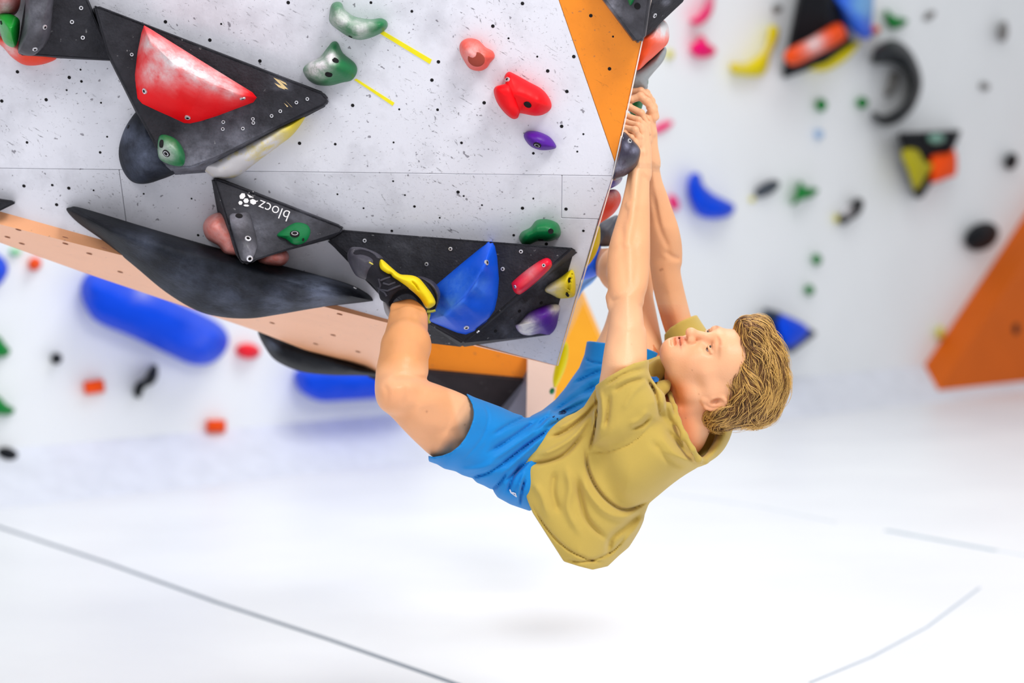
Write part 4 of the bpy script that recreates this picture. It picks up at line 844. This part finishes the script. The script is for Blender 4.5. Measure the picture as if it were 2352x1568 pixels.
    g.crease([([(1478, 240), (1484, 246), (1492, 247)], 1.5, .002), ([(1480, 264), (1488, 274), (1492, 284)], 1.8, .002)], 4.3)
g = Grid(1360, 376, 1660, 1010, 3.94, 4.62, .0024); build_arms(g); armmesh = g.mesh()
g = Grid(1395, 185, 1530, 392, 4.10, 4.42, .0012); build_arms(g); handmesh = g.mesh()

# --- legs
g = Grid(850, 640, 1260, 1100, 3.74, 4.36, .0030)
g.inf([(897, 700), (920, 690), (950, 688), (978, 712), (978, 740), (973, 770), (976, 810), (983, 850), (982, 872), (1010, 884), (1050, 899), (1080, 915), (1150, 965), (1160, 1060), (1070, 1075), (1000, 1052), (960, 1020), (925, 985), (897, 955), (872, 934), (861, 900), (864, 850), (874, 810), (886, 770), (896, 735)],
      [(938, 690, 4.215, .040), (935, 750, 4.12, .046), (925, 820, 4.02, .056), (915, 890, 3.935, .060), (960, 935, 3.97, .066), (1030, 985, 4.04, .072), (1075, 1010, 4.09, .066), (1110, 1030, 4.13, .06)], .055, 0)
g.ell(c3(905, 905, 3.91), np.eye(3), (.030, .034, .035), .02)          # knee cap
g.chain([(925, 845, 3.97, .040), (935, 790, 4.05, .044), (937, 740, 4.13, .034)], .02)
g.crease([([(900, 870), (925, 862), (955, 866), (982, 872)], 7, .004), ([(880, 880), (890, 900), (888, 930)], 6, .002), ([(930, 880), (936, 905), (925, 935)], 7, .0025), ([(946, 700), (950, 720), (948, 740)], 6, .002)], 4.1)
legmesh = g.mesh()
g = Grid(1330, 560, 1570, 1010, 4.22, 4.95, .0034)
g.inf([(1300, 1000), (1330, 880), (1362, 800), (1378, 770), (1392, 735), (1402, 690), (1402, 640), (1425, 600), (1465, 596), (1486, 622), (1496, 660), (1508, 720), (1522, 790), (1535, 850), (1450, 1000)],
      [(1340, 980, 4.40, .08), (1430, 830, 4.46, .075), (1452, 640, 4.52, .055)], .07, 0)
g.chain([(1450, 630, 4.54, .050), (1430, 618, 4.62, .050), (1405, 602, 4.72, .040), (1388, 585, 4.82, .030)], .03)
rleg = g.mesh()
def skincol(p):
    px = 1176 + F * p[:, 0] / p[:, 2]; py = 784 - F * p[:, 1] / p[:, 2]
    c = np.ones((len(p), 3))
    def blend(mask, col):
        m_ = np.clip(mask, 0, 1)[:, None]; c[:] = c * (1 - m_) + np.array(col) * m_
    def gs(q, r): return np.exp(-((p - q) ** 2).sum(1) / r ** 2)
    def near(x, y, rx, ry): return np.exp(-((px - x) / rx) ** 2 - ((py - y) / ry) ** 2)
    head = (px > 1500) & (py > 700) & (py < 1110) & (p[:, 2] < 4.42)
    arm = (px > 1370) & (py < 900) & ~(head & (px > 1520) & (p[:, 2] < 4.36))
    # tanned forearms, pale upper arms
    blend(arm * np.clip((720 - py) / 60, 0, 1) * np.clip((py - 380) / 120, 0, 1) * .6, (.93, .80, .66))
    blend(arm * np.clip((py - 690) / 60, 0, 1), (1.04, 1.04, 1.04))
    for (x, y) in ((1472, 261), (1466, 276), (1464, 288), (1458, 300), (1450, 316), (1448, 248), (1440, 267), (1438, 281), (1471, 221), (1487, 236)):
        blend(near(x, y, 5, 5) * (p[:, 2] < 4.5) * .45, (1.0, .78, .70))
    # shin tanned, upper thigh pale with a clear tan line
    leg = (px < 1130) & (px > 850) & (py > 640)
    blend(leg * np.clip((875 - py) / 50, 0, 1), (.92, .76, .55))
    blend(leg * np.clip((py - 850) / 50, 0, 1) * .75, (.97, .80, .66))
    tan = ((px - 1015) * .86 - (py - 930) * .25)
    blend(leg * (py > 870) * np.clip((tan - 16) / 10, 0, 1), (1.03, 1.02, 1.0))
    blend(near(905, 905, 20, 20) * .4, (1.0, .82, .72))
    # face
    blend(head * .55, (1.0, .93, .93))
    blend(head * gs(hd(-.035, .05, .05), .035) * .35, (1.0, .78, .74))
    blend(head * gs(hd(-.036, .10, 0), .018) * .4, (1.0, .76, .70))
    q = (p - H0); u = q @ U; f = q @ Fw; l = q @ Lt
    neck = head * np.clip((-u - .045) / .03, 0, 1) * np.clip((.045 - f) / .03, 0, 1)  # darker, redder neck: the head's shade painted into the skin tone
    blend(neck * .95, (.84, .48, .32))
    blend(head * gs(hd(-.02, -.03, .085), .03) * .5, (1.0, .72, .64))
    for lu in (-.0555, -.0665):
        blend(head * np.exp(-((u - lu) / .0055) ** 2 - (l / .021) ** 4) * (f > .07) * .9, (.90, .48, .46))
    blend(head * np.exp(-((u + .0605) / .0020) ** 2 - (l / .025) ** 4) * (f > .07) * .95, (.35, .10, .09))
    for s_ in (1, -1):
        blend(head * np.exp(-((u - .021 + .25 * (abs(l) - .03) ** 2 / .02) / .0042) ** 2 - ((l * s_ - .033) / .019) ** 4) * (f > .05) * .75, (.55, .34, .20))
        blend(head * np.exp(-((u - .0035) / .0022) ** 2 - ((l * s_ - .031) / .012) ** 4) * (f > .06) * .8, (.35, .20, .15))
        blend(head * gs(hd(-.006, -.017, .083 * s_), .007) * .8, (.62, .32, .25))
    for (x, y, r_) in ((1521, 649 - 31, 2.5), (1517, 620, 2.6), (980, 945, 2.2), (1068, 975, 1.8), (1605, 905, 1.5), (1560, 950, 1.4), (1575, 960, 1.4), (1552, 935, 1.2), (1590, 850, 1.4), (1450, 790, 1.2)):
        blend(near(x, y, r_, r_) * .7, (.45, .28, .18))
    return c
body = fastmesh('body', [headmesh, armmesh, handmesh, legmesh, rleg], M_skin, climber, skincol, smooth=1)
# --- eyes
M_eye = mat('eye_white', (150, 135, 128), .5, bump=0, vary=.02); M_iris = mat('iris', (40, 36, 34), .3, bump=0)
for s_ in (1, -1):
    bm = bmesh.new(); bmesh.ops.create_uvsphere(bm, u_segments=24, v_segments=16, radius=.0118)
    for f_ in bm.faces: f_.material_index = 1 if f_.calc_center_median().z > .0080 else 0
    me = bpy.data.meshes.new('eye'); bm.to_mesh(me); bm.free(); me.materials.append(M_eye); me.materials.append(M_iris); me.shade_smooth()
    e_ = bpy.data.objects.new('eye', me); COL.objects.link(e_); e_.parent = climber
    c_ = to_world(hd(.0, .0738, .031 * s_)[None])[0]; look = (CM.to_3x3() @ Vector((-.35, .85, .40)))
    e_.matrix_world = Matrix.Translation(c_) @ look.to_track_quat('Z', 'Y').to_matrix().to_4x4()
# --- t-shirt
g = Grid(1180, 715, 1700, 1330, 3.93, 4.60, .0030)
main = [(1340, 900), (1372, 880), (1430, 880), (1490, 868), (1530, 878), (1545, 905), (1552, 950), (1580, 985), (1605, 1050), (1625, 1062), (1600, 1070), (1560, 1097), (1520, 1124), (1490, 1150), (1480, 1178), (1470, 1210), (1455, 1240), (1432, 1275), (1412, 1310), (1380, 1352), (1320, 1370), (1250, 1320), (1180, 1230), (1140, 1150), (1130, 1070), (1160, 1000), (1220, 940), (1280, 910)]
hemclip = [(1341, 934), (1372, 884), (1500, 700), (1760, 700), (1760, 1260), (1470, 1240), (1452, 1250), (1420, 1277), (1396, 1300), (1361, 1308), (1330, 1300), (1295, 1289), (1270, 1250), (1240, 1203), (1224, 1178), (1212, 1150), (1203, 1118), (1198, 1090), (1204, 1066), (1218, 1044), (1236, 1022), (1250, 1003), (1264, 985), (1282, 968), (1300, 956), (1322, 947)]
g.inf(main, [(1540, 960, 4.22, .15), (1450, 1050, 4.24, .16), (1340, 1130, 4.24, .165), (1230, 1180, 4.24, .165)], .10, 0, clip=hemclip)
# shoulder-blade part pulled tight
g.inf([(1352, 990), (1345, 1040), (1352, 1085), (1372, 1125), (1400, 1155), (1430, 1171), (1465, 1166), (1500, 1147), (1560, 1096), (1605, 1068), (1600, 1040), (1570, 980), (1530, 930), (1480, 910), (1420, 930)], [(1520, 990, 4.20, .16), (1420, 1080, 4.21, .165)], .085, .010)
# near shoulder and sleeve
g.inf([(1364, 840), (1366, 780), (1430, 740), (1492, 760), (1490, 850), (1500, 880), (1522, 920), (1515, 965), (1480, 1000), (1440, 1025), (1400, 1032), (1364, 1022), (1360, 980), (1364, 930)], [(1430, 800, 4.080, .066), (1432, 865, 4.075, .071), (1440, 960, 4.095, .085)], .056, .010, smooth=False,
      clip=[(1366, 887), (1378, 878), (1395, 866), (1425, 849), (1455, 834), (1486, 826), (1600, 810), (1600, 1100), (1300, 1100), (1366, 900)])
# far sleeve
g.inf([(1528, 800), (1500, 740), (1500, 700), (1580, 690), (1608, 735), (1626, 762), (1640, 800), (1610, 850), (1560, 880), (1532, 850)], [(1560, 720, 4.43, .058), (1570, 745, 4.43, .060), (1590, 850, 4.42, .07)], .050, .01, smooth=False,
      clip=[(1526, 768), (1540, 752), (1562, 738), (1592, 725), (1700, 700), (1700, 900), (1500, 900), (1526, 800)])
# chest bunched under the chin
g.chain([(1490, 880, 4.24, .05), (1530, 862, 4.24, .040), (1548, 870, 4.20, .020)], .02)
g.chain([(1487, 862, 4.20, .020), (1515, 845, 4.20, .018), (1542, 838, 4.21, .014)], .010)
g.chain([(1495, 905, 4.15, .018), (1525, 890, 4.15, .014), (1548, 878, 4.16, .009)], .010)
g.chain([(1455, 945, 4.05, .02), (1510, 920, 4.07, .016), (1530, 935, 4.09, .010), (1545, 965, 4.10, .008)], .012)
g.cone(hd(-.05, -.04, 0), c3(1530, 985, 4.19), .072, .066, .004, 's')
g.cone(c3(1626, 985, 4.16), c3(1598, 1024, 4.17), .045, .034, .008, 's')
# collar ribbing: a loop round the neck, sagging at the nape
loop = [(1548, 935, 4.115), (1556, 965, 4.095), (1572, 1000, 4.08), (1590, 1032, 4.08), (1604, 1054, 4.10), (1618, 1058, 4.13), (1638, 1040, 4.18), (1655, 1010, 4.23), (1660, 985, 4.27), (1640, 950, 4.31), (1600, 900, 4.32), (1560, 880, 4.29), (1540, 885, 4.22), (1538, 905, 4.16), (1548, 935, 4.115)]
for a_, b_ in zip(loop[:-1], loop[1:]):
    g.cone(c3(*a_), c3(*b_), .0062, .0062, .008)
# sagging back of the neckline
g.inf([(1604, 1052), (1622, 1040), (1640, 1010), (1652, 978), (1682, 974), (1679, 1000), (1664, 1030), (1645, 1050), (1622, 1064), (1606, 1068)], [(1625, 1045, 4.20, .07), (1665, 995, 4.26, .07)], .016, .008)
g.inf([(1580, 950), (1650, 945), (1668, 985), (1650, 1020), (1625, 1050), (1600, 1052), (1585, 1010)], [(1620, 1000, 4.285, .022)], .02, .004)
# creases and rolled folds
g.crease([
    ([(1346, 1030), (1350, 1075), (1370, 1120), (1402, 1155), (1440, 1170), (1490, 1150)], 4, .008),
    ([(1500, 1160), (1455, 1182), (1420, 1186), (1385, 1170), (1352, 1130), (1335, 1085)], 8, -.006),
    ([(1478, 1168), (1440, 1205), (1405, 1235), (1395, 1275)], 9, .006),
    ([(1480, 1180), (1460, 1215), (1425, 1250)], 7, -.005),
    ([(1325, 1100), (1335, 1150), (1350, 1195), (1395, 1240)], 8, .006),
    ([(1300, 1070), (1310, 1120), (1305, 1170), (1335, 1230)], 9, -.005),
    ([(1275, 1080), (1270, 1130), (1285, 1180)], 10, .004),
    ([(1215, 1066), (1260, 1058), (1300, 1040), (1345, 990)], 6, .007),
    ([(1235, 1045), (1275, 1030), (1320, 1000), (1360, 950)], 6, -.006),
    ([(1262, 1005), (1300, 990), (1345, 955), (1380, 915)], 5, .006),
    ([(1275, 985), (1310, 968), (1350, 940)], 5, -.004),
    ([(1368, 890), (1372, 940), (1366, 990), (1352, 1040)], 4, .006),
    ([(1378, 895), (1384, 950), (1376, 1000)], 6, -.005),
    ([(1400, 905), (1398, 940), (1392, 980)], 5, .004),
    ([(1410, 900), (1440, 880), (1484, 868)], 5, .004),
    ([(1395, 885), (1430, 862), (1484, 845)], 4, .003),
    ([(1390, 892), (1440, 868), (1480, 858)], 5, -.003),
    ([(1484, 868), (1505, 905), (1515, 950)], 4, .006),
    ([(1498, 868), (1518, 905), (1528, 945)], 5, -.004),
    ([(1530, 905), (1532, 940), (1545, 975)], 5, .004),
    ([(1450, 985), (1475, 975), (1495, 955)], 5, .005),
    ([(1445, 975), (1470, 962), (1490, 940)], 6, -.003),
    ([(1530, 985), (1560, 1020), (1590, 1050)], 8, .005),
    ([(1515, 1000), (1550, 1040), (1592, 1064)], 7, -.003),
    ([(1495, 1010), (1530, 1050), (1575, 1075)], 9, .003),
    ([(1560, 1000), (1572, 1030), (1592, 1055)], 4, -.004),
    ([(1222, 1160), (1258, 1215), (1298, 1256), (1345, 1282), (1384, 1292)], 2.5, .005),
    ([(1300, 1284), (1340, 1290), (1400, 1270), (1440, 1230)], 3, .004),
    ([(1345, 1040), (1400, 1036), (1450, 1018), (1500, 975)], 1.8, .0025),
    ([(1225, 1110), (1245, 1140), (1260, 1190)], 8, -.004),
    ([(1480, 880), (1450, 905), (1430, 945)], 6, -.003)], 4.25)
# the strip just inside the sleeve edge
g.crease([([(1374, 896), (1410, 872), (1445, 852), (1484, 842)], 2, .002)], 4.2)
g.inf([(1100, 1080), (1150, 1040), (1250, 1045), (1330, 1050), (1380, 1150), (1390, 1230), (1365, 1290), (1330, 1400), (1240, 1330), (1120, 1200)], [(1300, 1150, 4.24, .125)], .09, 0, 's')
shirt = fastmesh('t_shirt', [g.mesh()], M_shirt, climber, smooth=1)
# --- shorts
g = Grid(975, 775, 1540, 1190, 3.90, 4.62, .0032)
g.inf([(960, 900), (1040, 882), (1075, 905), (1090, 912), (1115, 921), (1150, 934), (1180, 948), (1215, 958), (1262, 940), (1320, 960), (1360, 1010), (1330, 1090), (1270, 1150), (1216, 1173), (1195, 1166), (1172, 1158), (1143, 1142), (1132, 1126), (1112, 1115), (1095, 1108), (1085, 1098), (1062, 1091), (1046, 1082), (1020, 1076), (1004, 1066), (975, 1056), (920, 1020), (920, 950)],
      [(1010, 970, 4.01, .083), (1050, 1000, 4.045, .090), (1120, 1020, 4.11, .098), (1210, 1050, 4.19, .115), (1290, 1060, 4.24, .12)], .056, 0, smooth=False,
      clip=[(1070, 905), (1077, 914), (1085, 930), (1088, 948), (1086, 965), (1079, 985), (1068, 1006), (1054, 1024), (1036, 1038), (1015, 1046), (996, 1049), (984, 1046), (984, 1056), (1000, 1120), (1300, 1300), (1500, 1200), (1500, 800), (1090, 800)])
g.inf([(1215, 957), (1245, 942), (1275, 918), (1297, 892), (1312, 870), (1330, 845), (1342, 815), (1348, 783), (1352, 740), (1440, 730), (1520, 740), (1522, 830), (1500, 880), (1460, 930), (1400, 980), (1350, 1030), (1280, 1040)],
      [(1430, 740, 4.47, .084), (1430, 800, 4.46, .088), (1370, 900, 4.42, .095), (1280, 1000, 4.30, .12)], .075, .03, smooth=False,
      clip=[(1340, 784), (1354, 783), (1388, 787), (1440, 793), (1488, 801), (1516, 812), (1600, 830), (1600, 1200), (1100, 1200), (1100, 800)])
g.crease([
    ([(1110, 922), (1122, 960), (1105, 1010), (1065, 1056)], 2.5, .002),
    ([(1130, 1000), (1170, 975), (1215, 955)], 5, .004), ([(1120, 1040), (1175, 1005), (1235, 965)], 5, .005),
    ([(1125, 1060), (1185, 1020), (1260, 965)], 5, -.004), ([(1140, 1075), (1200, 1030), (1270, 980)], 4, .007),
    ([(1150, 1090), (1190, 1055), (1240, 1010)], 5, -.005), ([(1160, 1105), (1195, 1075), (1230, 1040)], 4, .006),
    ([(1165, 1130), (1178, 1095), (1200, 1060)], 5, .006), ([(1185, 1150), (1192, 1115), (1205, 1085)], 4, -.005),
    ([(1195, 1160), (1198, 1125), (1206, 1100)], 3, .006), ([(1060, 1078), (1100, 1075), (1140, 1060)], 5, -.003),
    ([(1085, 1095), (1120, 1085), (1155, 1065)], 4, .005), ([(1130, 1125), (1150, 1105), (1165, 1080)], 4, .005),
    ([(1345, 824), (1362, 832), (1388, 836)], 3, .004),
    ([(1225, 990), (1260, 958), (1310, 940), (1360, 915)], 5, .006), ([(1240, 975), (1290, 940), (1350, 895)], 5, -.005),
    ([(1265, 950), (1320, 915), (1380, 880)], 5, .007), ([(1300, 915), (1340, 885), (1385, 860)], 5, -.004), ([(1320, 880), (1350, 865), (1385, 850)], 4, .005),
    ([(1340, 850), (1365, 845), (1385, 838)], 4, -.003), ([(1250, 985), (1300, 960), (1340, 940)], 4, .005)], 4.5)
shorts = fastmesh('shorts', [g.mesh()], M_shorts, climber, smooth=1)
def tube(name, pts, r, m, parent, closed=False, seg=8):
    cu = bpy.data.curves.new(name, 'CURVE'); cu.dimensions = '3D'; cu.bevel_depth = r; cu.bevel_resolution = 3
    sp = cu.splines.new('POLY'); q = [Vector(p) for p in pts]
    sp.points.add(len(q) - 1)
    for i, p in enumerate(q): sp.points[i].co = (*p, 1)
    sp.use_cyclic_u = closed
    cu.use_fill_caps = True
    t = bpy.data.objects.new('t', cu); COL.objects.link(t)
    me = bpy.data.meshes.new_from_object(t.evaluated_get(bpy.context.evaluated_depsgraph_get())); bpy.data.objects.remove(t)
    me.name = name; me.materials.clear(); me.materials.append(m); me.shade_smooth()
    o = bpy.data.objects.new(name, me); COL.objects.link(o); o.parent = parent; return o
M_cord = mat('white_cord', (225, 225, 235), .5, bump=0); M_cordb = mat('navy_cord', (10, 40, 90), .6, bump=0)
def surf(o_, pts, lift):
    bvh = BVHTree.FromPolygons([v.co for v in o_.data.vertices], [p.vertices for p in o_.data.polygons]); out = []
    for (x, y) in pts:
        r = ray(x, y).normalized(); l, nr, i, d = bvh.ray_cast(O, r)
        if l: out.append(l - r * lift)
    return out
t_ = surf(shorts, [(1171, 1124), (1174, 1131), (1181, 1136), (1186, 1140), (1184, 1133), (1177, 1131)], .002)
if len(t_) > 3: tube('zip_pull', t_, .0014, M_cord, shorts)
t_ = surf(shorts, [(1270, 958), (1285, 951), (1295, 950), (1300, 946), (1296, 943), (1290, 948), (1280, 962)], .002)
if len(t_) > 3: tube('drawstring', t_, .0016, M_cordb, shorts)
# patterned trim showing at the chest of the shirt
M_pat = mat('patterned_trim', (30, 110, 200), .7, nscale=60, vary=.8, bump=0)
bm = bmesh.new()
t_ = [to_world(c3(x, y, d)[None])[0] for x, y, d in ((1486, 866, 4.125), (1492, 864, 4.125), (1500, 867, 4.125), (1510, 866, 4.128), (1514, 870, 4.13), (1512, 876, 4.13), (1503, 878, 4.128), (1500, 884, 4.126), (1494, 879, 4.124), (1487, 873, 4.122))]
t_ = [Vector(q) for q in t_]
o = link('patterned_trim', t_ + [q + Vector((0, .02, 0)) for q in t_], [tuple(range(10)), tuple(range(19, 9, -1))] + [(i, 10 + i, 10 + (i + 1) % 10, (i + 1) % 10) for i in range(10)], M_pat, shirt); recalc(o)
# --- climbing shoes
M_rub = mat('black_shoe_rubber', (48, 46, 56), .42, chalk=.12, chalkcol=(140, 138, 155), nscale=18, bump=.12)
M_knit = mat('black_shoe_fabric', (26, 25, 34), .85, bump=.3, bscale=500)
M_ysh = mat('yellow_shoe_rubber', (236, 210, 8), .5, nscale=20, vary=.06, bump=.05)
M_lace = mat('grey_lace', (60, 60, 70), .8, bump=.2)
shoe = empty('climbing_shoe', to_world(c3(930, 650, 4.22)[None])[0]); shoe.parent = climber
from mathutils import Matrix as _M
shoe.location = shoe.location
def sub(o_):
    o_.parent = shoe; o_.matrix_parent_inverse = Matrix.Translation(shoe.location).inverted(); return o_
g = Grid(780, 555, 1030, 740, 4.08, 4.36, .0022)
full = [(799, 580), (806, 569), (822, 568), (840, 571), (857, 577), (870, 584), (882, 594), (900, 613), (921, 629), (950, 632), (978, 638), (997, 648), (1008, 664), (1010, 680), (1002, 706), (990, 716), (978, 709), (960, 697), (950, 686), (936, 681), (920, 685), (906, 694), (900, 708), (888, 696), (874, 688), (868, 671), (850, 649), (835, 641), (818, 632), (806, 612), (800, 597)]
g.inf(full, [(815, 595, 4.21, .034), (870, 630, 4.205, .042), (930, 655, 4.21, .044), (990, 685, 4.22, .040)], .030, 0)
g.cone(c3(935, 712, 4.19), c3(932, 690, 4.20), .038, .036, .003, 's')
upper = fastmesh('upper', [g.mesh()], M_knit, None, smooth=1); sub(upper)
g = Grid(780, 555, 900, 660, 4.08, 4.36, .0020)
g.inf([(798, 581), (806, 568), (822, 567), (840, 570), (857, 576), (870, 583), (882, 594), (872, 602), (869, 614), (862, 624), (852, 634), (842, 642), (834, 641), (817, 632), (805, 612), (799, 597)], [(812, 592, 4.208, .036), (865, 620, 4.203, .045)], .030, 0)
g.crease([([(808, 582), (830, 580), (850, 586), (868, 600)], 7, .005), ([(800, 585), (812, 572), (840, 573), (875, 592)], 1.5, -.0015)], 4.3)
sub(fastmesh('toe_cap', [g.mesh()], M_rub, None, smooth=1))
g = Grid(940, 620, 1030, 740, 4.08, 4.36, .0022)
g.inf([(948, 634), (965, 634), (980, 638), (998, 648), (1009, 664), (1011, 682), (1003, 707), (993, 716), (1000, 700), (999, 680), (985, 660), (968, 645)], [(985, 665, 4.215, .043)], .018, 0)
sub(fastmesh('heel_cup', [g.mesh()], M_rub, None, smooth=1))
g = Grid(860, 585, 1020, 730, 4.08, 4.30, .0020)
g.inf([(874, 595), (881, 598), (899, 614), (918, 629), (935, 631), (950, 633), (964, 640), (980, 658), (992, 674), (1000, 691), (999, 700), (987, 708), (978, 706), (965, 686), (946, 668), (920, 649), (902, 637), (897, 630), (891, 630), (874, 620), (870, 607)], [(885, 615, 4.19, .040), (940, 648, 4.19, .044), (985, 690, 4.20, .040)], .016, 0, power=2.6)
g.crease([([(945, 645), (955, 655), (963, 668)], 1.6, .003)], 4.2)
band = fastmesh('rand', [g.mesh()], M_ysh, None, smooth=1); sub(band)
band['label'] = 'yellow rubber side band'
def shoe_line(nm, pts, r, m):
    q = surf(upper, pts, .0012)
    if len(q) > 1: sub(tube(nm, q, r, m, None))
for pts in ([(870, 640), (874, 655), (870, 672)], [(876, 665), (890, 668), (905, 661), (920, 655)], [(874, 644), (884, 640), (896, 636)], [(868, 660), (884, 672), (888, 680)], [(880, 650), (893, 654), (908, 648)]):
    shoe_line('lace', pts, .0022, M_lace)
capo = [o_ for o_ in shoe.children if o_.name.startswith('toe_cap')][0]
M_dimy = mat('worn_yellow_print', (212, 198, 96), .6, bump=0)
for pts in ([(846, 641), (855, 634), (864, 628)], [(839, 636), (845, 642), (849, 648)], [(848, 602), (858, 608), (866, 614)]):
    q = surf(capo, pts, .0005) or []
    if len(q) > 1: sub(tube('print', q, .0016, M_dimy, None))
# pull tabs and tongue
def strip(nm, pts, wd, m):
    sub(tube(nm, [Vector(to_world(c3(*p)[None])[0]) for p in pts], wd, m, None))
strip('pull_tab', [(984, 712, 4.19), (986, 722, 4.185), (983, 734, 4.185), (987, 742, 4.185)], .0032, mat('olive_tab', (150, 150, 60), .8))
strip('pull_tab', [(980, 716, 4.18), (992, 715, 4.18), (999, 713, 4.185)], .0028, mat('olive_tab', (150, 150, 60), .8))
g = Grid(870, 670, 920, 750, 4.15, 4.32, .0020)
g.inf([(880, 688), (890, 690), (898, 700), (903, 715), (902, 730), (896, 732), (887, 722), (882, 708)], [(892, 708, 4.245, .022)], .012, 0)
tg = fastmesh('tongue', [g.mesh()], mat('grey_tongue', (150, 146, 150), .7), None, smooth=1); sub(tg)
# right shoe, around the corner
shoe2 = empty('climbing_shoe', to_world(c3(1385, 615, 4.85)[None])[0]); shoe2.parent = climber
g = Grid(1340, 560, 1450, 670, 4.70, 5.02, .0034)
g.inf([(1372, 590), (1383, 588), (1398, 606), (1412, 625), (1405, 640), (1396, 644), (1384, 634), (1372, 630), (1368, 612)], [(1390, 615, 4.84, .045)], .03, 0)
o = fastmesh('upper', [g.mesh()], mat('slate_shoe', (74, 76, 90), .6), None, smooth=1); o.parent = shoe2; o.matrix_parent_inverse = Matrix.Translation(shoe2.location).inverted()
# --- hair
M_h1 = mat('brown_hair', (122, 82, 42), .5, nscale=30, vary=.35, bump=0, spec=.4); M_h2 = mat('blond_hair', (208, 162, 84), .45, nscale=30, vary=.2, bump=0, spec=.5)
M_h0 = mat('hair_mass', (84, 56, 30), .7, nscale=60, vary=.4, bump=.5, bscale=160)
hp = [(1688, 748), (1696, 732), (1715, 726), (1740, 730), (1765, 752), (1782, 785), (1797, 820), (1803, 860), (1802, 895), (1788, 934), (1772, 956), (1745, 970), (1712, 970), (1680, 978), (1650, 980), (1626, 970), (1618, 948), (1640, 925), (1662, 915), (1656, 893), (1640, 884), (1648, 866), (1664, 842), (1680, 812), (1684, 780)]
g = Grid(1600, 700, 1840, 1010, 3.98, 4.40, .0030)
g.inf(hp, [(1730, 850, 4.175, .100)], .085, 0)
g.ell(hd(-.005, .085, -.02), HR, (.052, .06, .072), .008, 's')
g.ell(hd(-.055, .04, 0), HR, (.052, .060, .090), .008, 's')
hm = fastmesh('hair', [g.mesh()], M_h0, climber, smooth=3)
hm['label'] = 'wavy dark blond hair'
hv = np.array([v.co[:] for v in hm.data.vertices]); hn = np.array([v.normal[:] for v in hm.data.vertices])
bvh = BVHTree.FromPolygons([v.co for v in hm.data.vertices], [p.vertices for p in hm.data.polygons])
R3 = CM.to_3x3(); Rn = np.array(R3)
def strands(name, count, m, r0, L0, lift0, seed):
    rg = np.random.default_rng(seed); V = []; F_ = []
    idx = rg.integers(0, len(hv), count)
    for i in idx:
        p = Vector(hv[i]); nrm = Vector(hn[i]); L = L0 * rg.uniform(.6, 1.4); n = 9; path = []
        r_x, r_y = topix(p); ph = 3.0 * math.sin(r_x * .047 + r_y * .013) + 2.6 * math.cos(r_y * .055 - r_x * .02) + rg.normal(0, .3); amp = .35 + .45 * abs(math.sin(r_x * .03 + r_y * .043)) + rg.normal(0, .08)
        lift = lift0 * (.25 + 1.0 * max(0, math.sin(r_x * .13 + r_y * .05 + 2 * math.sin(r_y * .04)))) * rg.uniform(.6, 1.3)
        for k in range(n):
            px, py = topix(p)
            # flow: swept from the fringe over the crown, then down to the nape
            if px < 1690 and py > 890: fx, fy = -.75, -.65
            elif py > 900: fx, fy = -.25, -.95 if px < 1760 else -.6
            else: fx, fy = .42, -.9
            if px > 1765 and py > 880: fx, fy = -.5, -.8
            wob = amp * math.sin(ph + (px * .045 + py * .02))
            v = R3 @ Vector((fx + wob, fy - wob * .3, .15 * math.sin(ph)))
            t = (k / (n - 1))
            l, nn, _, _ = bvh.find_nearest(p)
            if l is None: break
            if k and nn.dot(nrm) < -.2: nn = nrm
            nrm = nn
            v = (v - nn * v.dot(nn)); 
            if v.length < 1e-4: break
            v.normalize()
            path.append((l + nn * (lift * math.sin(t * 2.4) + .0006), nn, v))
            p = l + v * (L / n)
        if len(path) < 4: continue
        b = len(V); n_ = len(path)
        for k, (q, nn, v) in enumerate(path):
            side = v.cross(nn); t = k / (n_ - 1); rr = r0 * (1 - t ** 2 * .85) * (.5 + min(1, t * 4) * .5)
            V += [q + side * rr, q + nn * rr * .9, q - side * rr]
        for k in range(n_ - 1):
            a = b + k * 3
            F_ += [(a, a + 1, a + 4, a + 3), (a + 1, a + 2, a + 5, a + 4)]
    me = bpy.data.meshes.new(name); me.from_pydata([tuple(q) for q in V], [], F_); me.materials.append(m); me.shade_smooth()
    o_ = bpy.data.objects.new(name, me); COL.objects.link(o_); o_.parent = hm; o_['kind'] = 'stuff'; return o_
strands('hair_strands', 9000, M_h1, .0008, .062, .007, 1)
strands('hair_strands', 4200, M_h2, .0008, .066, .011, 2)['label'] = 'lighter blond strands'
strands('hair_strands', 4500, mat('umber_hair', (74, 48, 28), .55, nscale=30, vary=.3, bump=0), .0009, .06, .005, 3)
